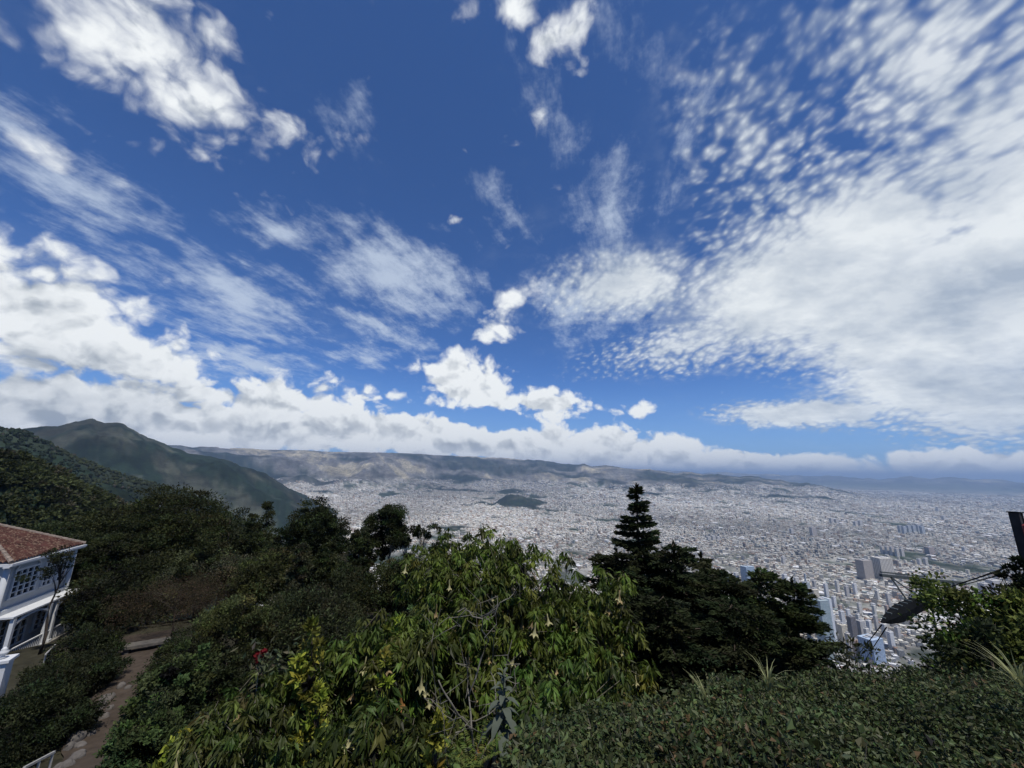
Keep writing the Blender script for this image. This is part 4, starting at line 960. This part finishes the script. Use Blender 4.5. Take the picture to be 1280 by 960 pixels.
def spiky(u, v, y, n, L, label, tilt=0):
    p = at(u, v, y); e = empty('spiky_grass', p, label=label, cat='grass tuft'); mb = MB()
    for i in range(n):
        a = RNG.random()*6.28; l = L*(.6+.5*RNG.random()); b = .25+.55*RNG.random(); vs = []; fs = []
        for k in range(6):
            f = k/5; c = Vector((math.cos(a)*l*b*f*f*.8+tilt*f*l, math.sin(a)*l*b*f*f*.8, l*(f-.45*b*f*f*f))); w = .008*(1-f*.95); s = Vector((-math.sin(a)*w+.3*w, math.cos(a)*w, 0)); vs += [c-s, c+s]
        for k in range(5): fs.append((k*2, k*2+1, k*2+3, k*2+2))
        mb.add(vs, fs)
    mb.build('blades', mat('grass_blade', (.34, .35, .16), .5, .4, nscale=5, trans=.3), e)
spiky(963, 872, 3.05, 22, .30, 'upright pale spiky grass tuft on the hedge top, middle one of three')
spiky(890, 892, 2.75, 18, .28, 'pale spiky grass tuft at the left end of the hedge', -.3)
spiky(1290, 878, 2.6, 30, .36, 'large pale spiky grass tuft at the right edge of the photo', -.35)
def fern():
    p = at(590, 962, 3.0); e = empty('fern', p, label='small green fern at the bottom below the dead branches', cat='fern')
    for j in range(7):
        a = j*.9+.3; P = []; A = []
        for k in range(26):
            f = k/25; c = np.array([math.cos(a)*.22*f, math.sin(a)*.22*f, .25*f-.08*f*f]); 
            for s in (-1, 1): P.append(c); A.append([math.cos(a)*.4-s*math.sin(a), math.sin(a)*.4+s*math.cos(a), 0])
        P = np.array(P); A = unit(np.array(A)); f = np.tile(np.repeat(np.linspace(0, 1, 26), 2), 1)
        V, Fc, Cc = leaves(P, A, .07*(1-f)+.01, .016, tint((.10, .13, .04), len(P), .1)); mesh_np('frond', V, Fc, LEAF, Cc, e)
fern()
# ------------------------------------------------------------ hedge
def hz(x, y): return -0.72-.255*y+.26*(fbm(x*1.9+4, y*1.9, 5, .6)-.5)
def build_hedge():
    e = empty('clipped_hedge', (2.5, 2.4, -2.4), label='broad clipped hedge of small glossy leaves across the lower right', cat='hedge'); o = np.array([2.5, 2.4, -2.4])
    def yfar(x): return np.interp(x, [-.12, .1, .6, 1.2, 2, 3, 4.5, 8], [1.5, 2.4, 2.85, 3.1, 3.6, 3.8, 4.1, 5.0])+.25*(fbm(x*2+9, x*0+.5, 4)-.5)
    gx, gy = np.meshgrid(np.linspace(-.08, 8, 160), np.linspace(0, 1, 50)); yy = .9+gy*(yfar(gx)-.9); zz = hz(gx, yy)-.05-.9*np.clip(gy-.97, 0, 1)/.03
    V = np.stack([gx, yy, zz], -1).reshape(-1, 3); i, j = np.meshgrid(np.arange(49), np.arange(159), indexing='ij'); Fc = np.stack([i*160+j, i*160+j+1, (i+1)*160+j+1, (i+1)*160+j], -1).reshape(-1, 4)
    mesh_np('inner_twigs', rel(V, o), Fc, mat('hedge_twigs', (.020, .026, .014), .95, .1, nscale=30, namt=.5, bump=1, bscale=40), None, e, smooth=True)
    n = 190000; x = -.12+8.0*RNG.random(n)**.85; f = RNG.random(n)**.9; y = .9+f*(yfar(x)-.9)*1.03; z = hz(x, y)-.055+.085*RNG.random(n)
    u, v, d = project(np.stack([x, y, z], -1)); k = (u > -100) & (u < 1450) & (v < 1100) & (d > 0); x, y, z = x[k], y[k], z[k]; n = len(x)
    edge = RNG.random(n) < .0
    A = unit(RNG.normal(size=(n, 3))*[1, 1, .55]+[0, -.1, .45]); L = .025*np.exp(RNG.normal(size=n)*.32)
    pat = fbm(x*1.2, y*1.2, 4); c = tint((.046, .060, .022), n, .32, .10)*(1+.9*(pat-.5))[:, None]
    c[RNG.random(n) < .02] = (.11, .13, .045); c[(RNG.random(n) < .10*(fbm(x*2.5+7, y*2.5, 3) > .58))] = (.10, .065, .03)
    sh = RNG.random(n) < .05*(fbm(x*3, y*3+5, 3) > .52); z[sh] += .05+.05*RNG.random(sh.sum()); c[sh] = c[sh]*1.35
    V, Fc, Cc = leaves(np.stack([x, y, z], -1), A, L, L*.62, np.clip(c, .004, .4), .2)
    mesh_np('leaves', rel(V, o), Fc, mat('hedge_leaf', (1, 1, 1), .5, .2, attr=True, trans=.2), Cc, e)
    tw = MB()
    for _ in range(420):
        xx = RNG.random()*6.5; yy_ = .95+RNG.random()*(float(yfar(np.array([xx]))[0])-1.0); zz_ = float(hz(np.array([xx]), np.array([yy_]))[0])
        p = Vector((xx, yy_, zz_-.06))-Vector(o.tolist()); q = p+Vector((RNG.normal()*.04, RNG.normal()*.04, .09+.05*RNG.random())); tw.tube([p, p.lerp(q, .5)+Vector((.008, 0, 0)), q], [.0025, .002, .001], 3)
    t_ = tw.build('bare_twigs', STEMB, e); t_['kind'] = 'stuff'
build_hedge()

# ------------------------------------------------------------ conifers, right
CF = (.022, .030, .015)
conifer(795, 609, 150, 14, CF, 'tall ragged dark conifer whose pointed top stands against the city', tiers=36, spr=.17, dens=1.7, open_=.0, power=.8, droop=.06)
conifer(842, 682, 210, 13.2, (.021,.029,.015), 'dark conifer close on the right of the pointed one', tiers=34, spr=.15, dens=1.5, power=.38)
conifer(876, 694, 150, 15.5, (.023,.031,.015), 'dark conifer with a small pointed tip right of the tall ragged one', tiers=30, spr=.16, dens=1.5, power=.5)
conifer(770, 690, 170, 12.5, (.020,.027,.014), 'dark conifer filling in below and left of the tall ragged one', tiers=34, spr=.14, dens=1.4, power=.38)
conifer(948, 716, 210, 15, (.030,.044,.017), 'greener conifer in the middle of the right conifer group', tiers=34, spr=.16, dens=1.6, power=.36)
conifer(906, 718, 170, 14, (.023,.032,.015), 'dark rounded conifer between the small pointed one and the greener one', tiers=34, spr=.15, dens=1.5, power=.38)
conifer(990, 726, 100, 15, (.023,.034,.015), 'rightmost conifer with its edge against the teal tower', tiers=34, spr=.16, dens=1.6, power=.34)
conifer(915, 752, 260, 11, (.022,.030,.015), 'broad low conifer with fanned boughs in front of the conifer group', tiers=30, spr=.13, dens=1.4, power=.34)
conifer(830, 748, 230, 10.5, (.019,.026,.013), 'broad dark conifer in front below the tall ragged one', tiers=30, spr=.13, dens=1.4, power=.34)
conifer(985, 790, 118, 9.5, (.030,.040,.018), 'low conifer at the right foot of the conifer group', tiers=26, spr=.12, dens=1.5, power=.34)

# ------------------------------------------------------------ right: bushes, boom, post
broad_tree(1080, 805, 110, 6.2, (.034,.042,.024), 'loose thin-leaved bush above the hedge with the city showing through', cat='shrub', name='loose_bush', leaf=.09, ncl=150, nper=30, crown=.6, lw=.35, shell=.3)
brugmansia(1212, 752, 120, 6.6, 'loose grey-green shrub with drooping leaves in front of the steel boom', nfl=0, ncl=200, nper=24, leaf=.14, col=(.045,.058,.038), name='loose_shrub', lw=.30)
brugmansia(1165, 798, 110, 6.0, 'sparse drooping shrub below the dark steel hull', nfl=0, ncl=110, nper=22, leaf=.13, col=(.04,.052,.032), name='loose_shrub', lw=.30)
broad_tree(1250, 708, 190, 6.4, (.075,.098,.028), 'dense yellow-green bush at the right edge', cat='shrub', name='dense_bush', leaf=.075, ncl=520, nper=90, crown=.95, lw=.6)
broad_tree(1225, 768, 130, 5.6, (.032,.042,.020), 'dark dense bush in front of the yellow-green one', cat='shrub', name='dense_bush', leaf=.075, ncl=200, nper=80, crown=.95, lw=.5)
broad_tree(1268, 686, 52, 8.0, (.020,.026,.014), 'dark tree crown behind the yellow-green bush, at the foot of the post', leaf=.08, ncl=110, nper=90, crown=.4, lw=.5)
STEEL = mat('painted_steel', (.055, .065, .062), .6, .4, nscale=4, namt=.3); DSTEEL = mat('dark_steel', (.008, .009, .010), .9, .05, nscale=5, namt=.4)
def boom():
    Y = 24; O = at(1150, 760, Y)
    e = empty('cableway_boom', O, label='steel cableway boom with struts and a dark hull-shaped platform right of the towers', cat='cableway'); 
    q = lambda u, v, y=Y: at(u, v, y)-O
    b = MB().bar(q(1101, 719), q(1206, 729, Y+1.5), .16, .15).bar(q(1101, 715), q(1160, 721, Y+1), .07, .07); b.build('beam', STEEL, e)
    for (a, c) in [((1113,721),(1135,752)), ((1113,721),(1148,746)), ((1152,724),(1150,745)), ((1152,724),(1168,752)), ((1158,726),(1152,748)), ((1192,728),(1190,760)), ((1152,724),(1180,742))]:
        MB().bar(q(*a), q(*c), .06, .06).build('strut', STEEL, e)
    # hull
    A_ = q(1102, 778, Y-1.5); B_ = q(1163, 747, Y+1); n = 11; vs = []; fs = []; d = B_-A_; side = Vector((d.y, -d.x, 0)).normalized(); up = d.cross(side).normalized(); up = up if up.z > 0 else -up
    for i in range(n):
        f = i/(n-1); w = .05+.24*min(1, f*4)**.7*(1-.3*f); h = .04+.66*min(1, f*3)**.7*(1-.25*f); c = A_+d*f
        for (sx, sz) in ((-1, .25), (-.6, 1), (.6, 1), (1, .25), (.7, -.9), (-.7, -.9)): vs.append(c+side*w*sx+up*h*sz*.62)
    for i in range(n-1):
        for j in range(6): k = (j+1) % 6; fs.append((i*6+j, i*6+k, i*6+6+k, i*6+6+j))
    fs += [tuple(range(6))[::-1], tuple((n-1)*6+j for j in range(6))]
    o = MB().add(vs, fs).build('hull', DSTEEL, e)
    rm = mat('pale_steel', (.09, .105, .10), .6, nscale=4)
    for i in range(n-1):
        f = (i+.5)/(n-1); w = .05+.24*min(1, f*4)**.7*(1-.3*f); h = .04+.66*min(1, f*3)**.7*(1-.25*f); c = A_+d*f
        MB().bar(c+side*w*.66+up*(h*.62+.02), c-side*w*.66+up*(h*.62+.02), .08, .05).build('rib', rm, o)
    cab = lambda a, c, y1, y2, r_=.02: MB().tube([q(*a, y1), q(*c, y2)], r_, 5).build('cable', DSTEEL, e)
    cab((1102, 781), (1070, 822), Y-1.5, Y+30, .03); cab((1108, 784), (1082, 824), Y-1.5, Y+30, .03)
    cab((1205, 728), (1262, 708), Y+1.5, 11); cab((1205, 731), (1262, 715), Y+1.5, 11); cab((1150, 746), (1250, 713), Y, 11)
    base = at(1190, 800, Y+1); 
    MB().bar(q(1192, 728), Vector((q(1192, 728).x, q(1192, 728).y, -14)), .08, .08).bar(q(1158, 726), Vector((q(1158, 726).x, q(1158, 726).y, -14)), .06, .06).build('mast', STEEL, e)
boom()
def post():
    T = at(1269, 641, 8.5); zg = gz(T.x, T.y); w = 8.5/F*(-(CM.transposed() @ T).z)
    e = empty('steel_post', (T.x, T.y, zg), .2, label='dark upright steel post at the right edge above the bushes', cat='post')
    H = T.z-zg
    MB().box((0, 0, H/2), (w*.32, w*.95, H)).box((-w*.35, 0, H/2), (w*.12, w*1.1, H)).box((w*.35, 0, H/2), (w*.12, w*1.1, H)).build('column', mat('rusty_dark_steel', (.030, .026, .026), .7, nscale=5, namt=.5), e)
    MB().box((0, 0, H+.012), (w*1.15, w*1.25, .02)).build('cap', DSTEEL, e)
    T2 = at(1281, 655, 8.3); zg = gz(T2.x, T2.y); H = T2.z-zg
    MB().tube([(T2.x, T2.y, zg), (T2.x, T2.y, T2.z-.03), (T2.x, T2.y, T2.z)], [.05, .05, .02], 10).build('red_marker_pole', mat('red_paint', (.22, .03, .03), .6), None, label='thin red pole just right of the dark steel post', cat='pole')
post()
def pylon(u, v, y, H):
    p = at(u, v, y); zg = gz(p.x, p.y); e = MB(); w = H*.1
    for z0 in range(6):
        a, b = z0/6, (z0+1)/6; wa, wb = w*(1-a*.8), w*(1-b*.8)
        for sx, sy in ((-1,-1),(1,-1),(1,1),(-1,1)):
            e.bar((sx*wa, sy*wa, a*H), (sx*wb, sy*wb, b*H), .5, .5); e.bar((sx*wa, sy*wa, a*H), (-sx*wb, sy*wb, b*H), .3, .3)
    for f in (.75, .87): e.bar((-w*1.6, 0, H*f), (w*1.6, 0, H*f), .5, .5)
    o = e.build('transmission_tower', mat('galvanised_steel', (.5, .5, .48), .6), label='pale lattice transmission tower on the wooded slope above the umbrella tree', cat='pylon'); o.location = (p.x, p.y, zg)
pylon(207, 604, 900, 40)
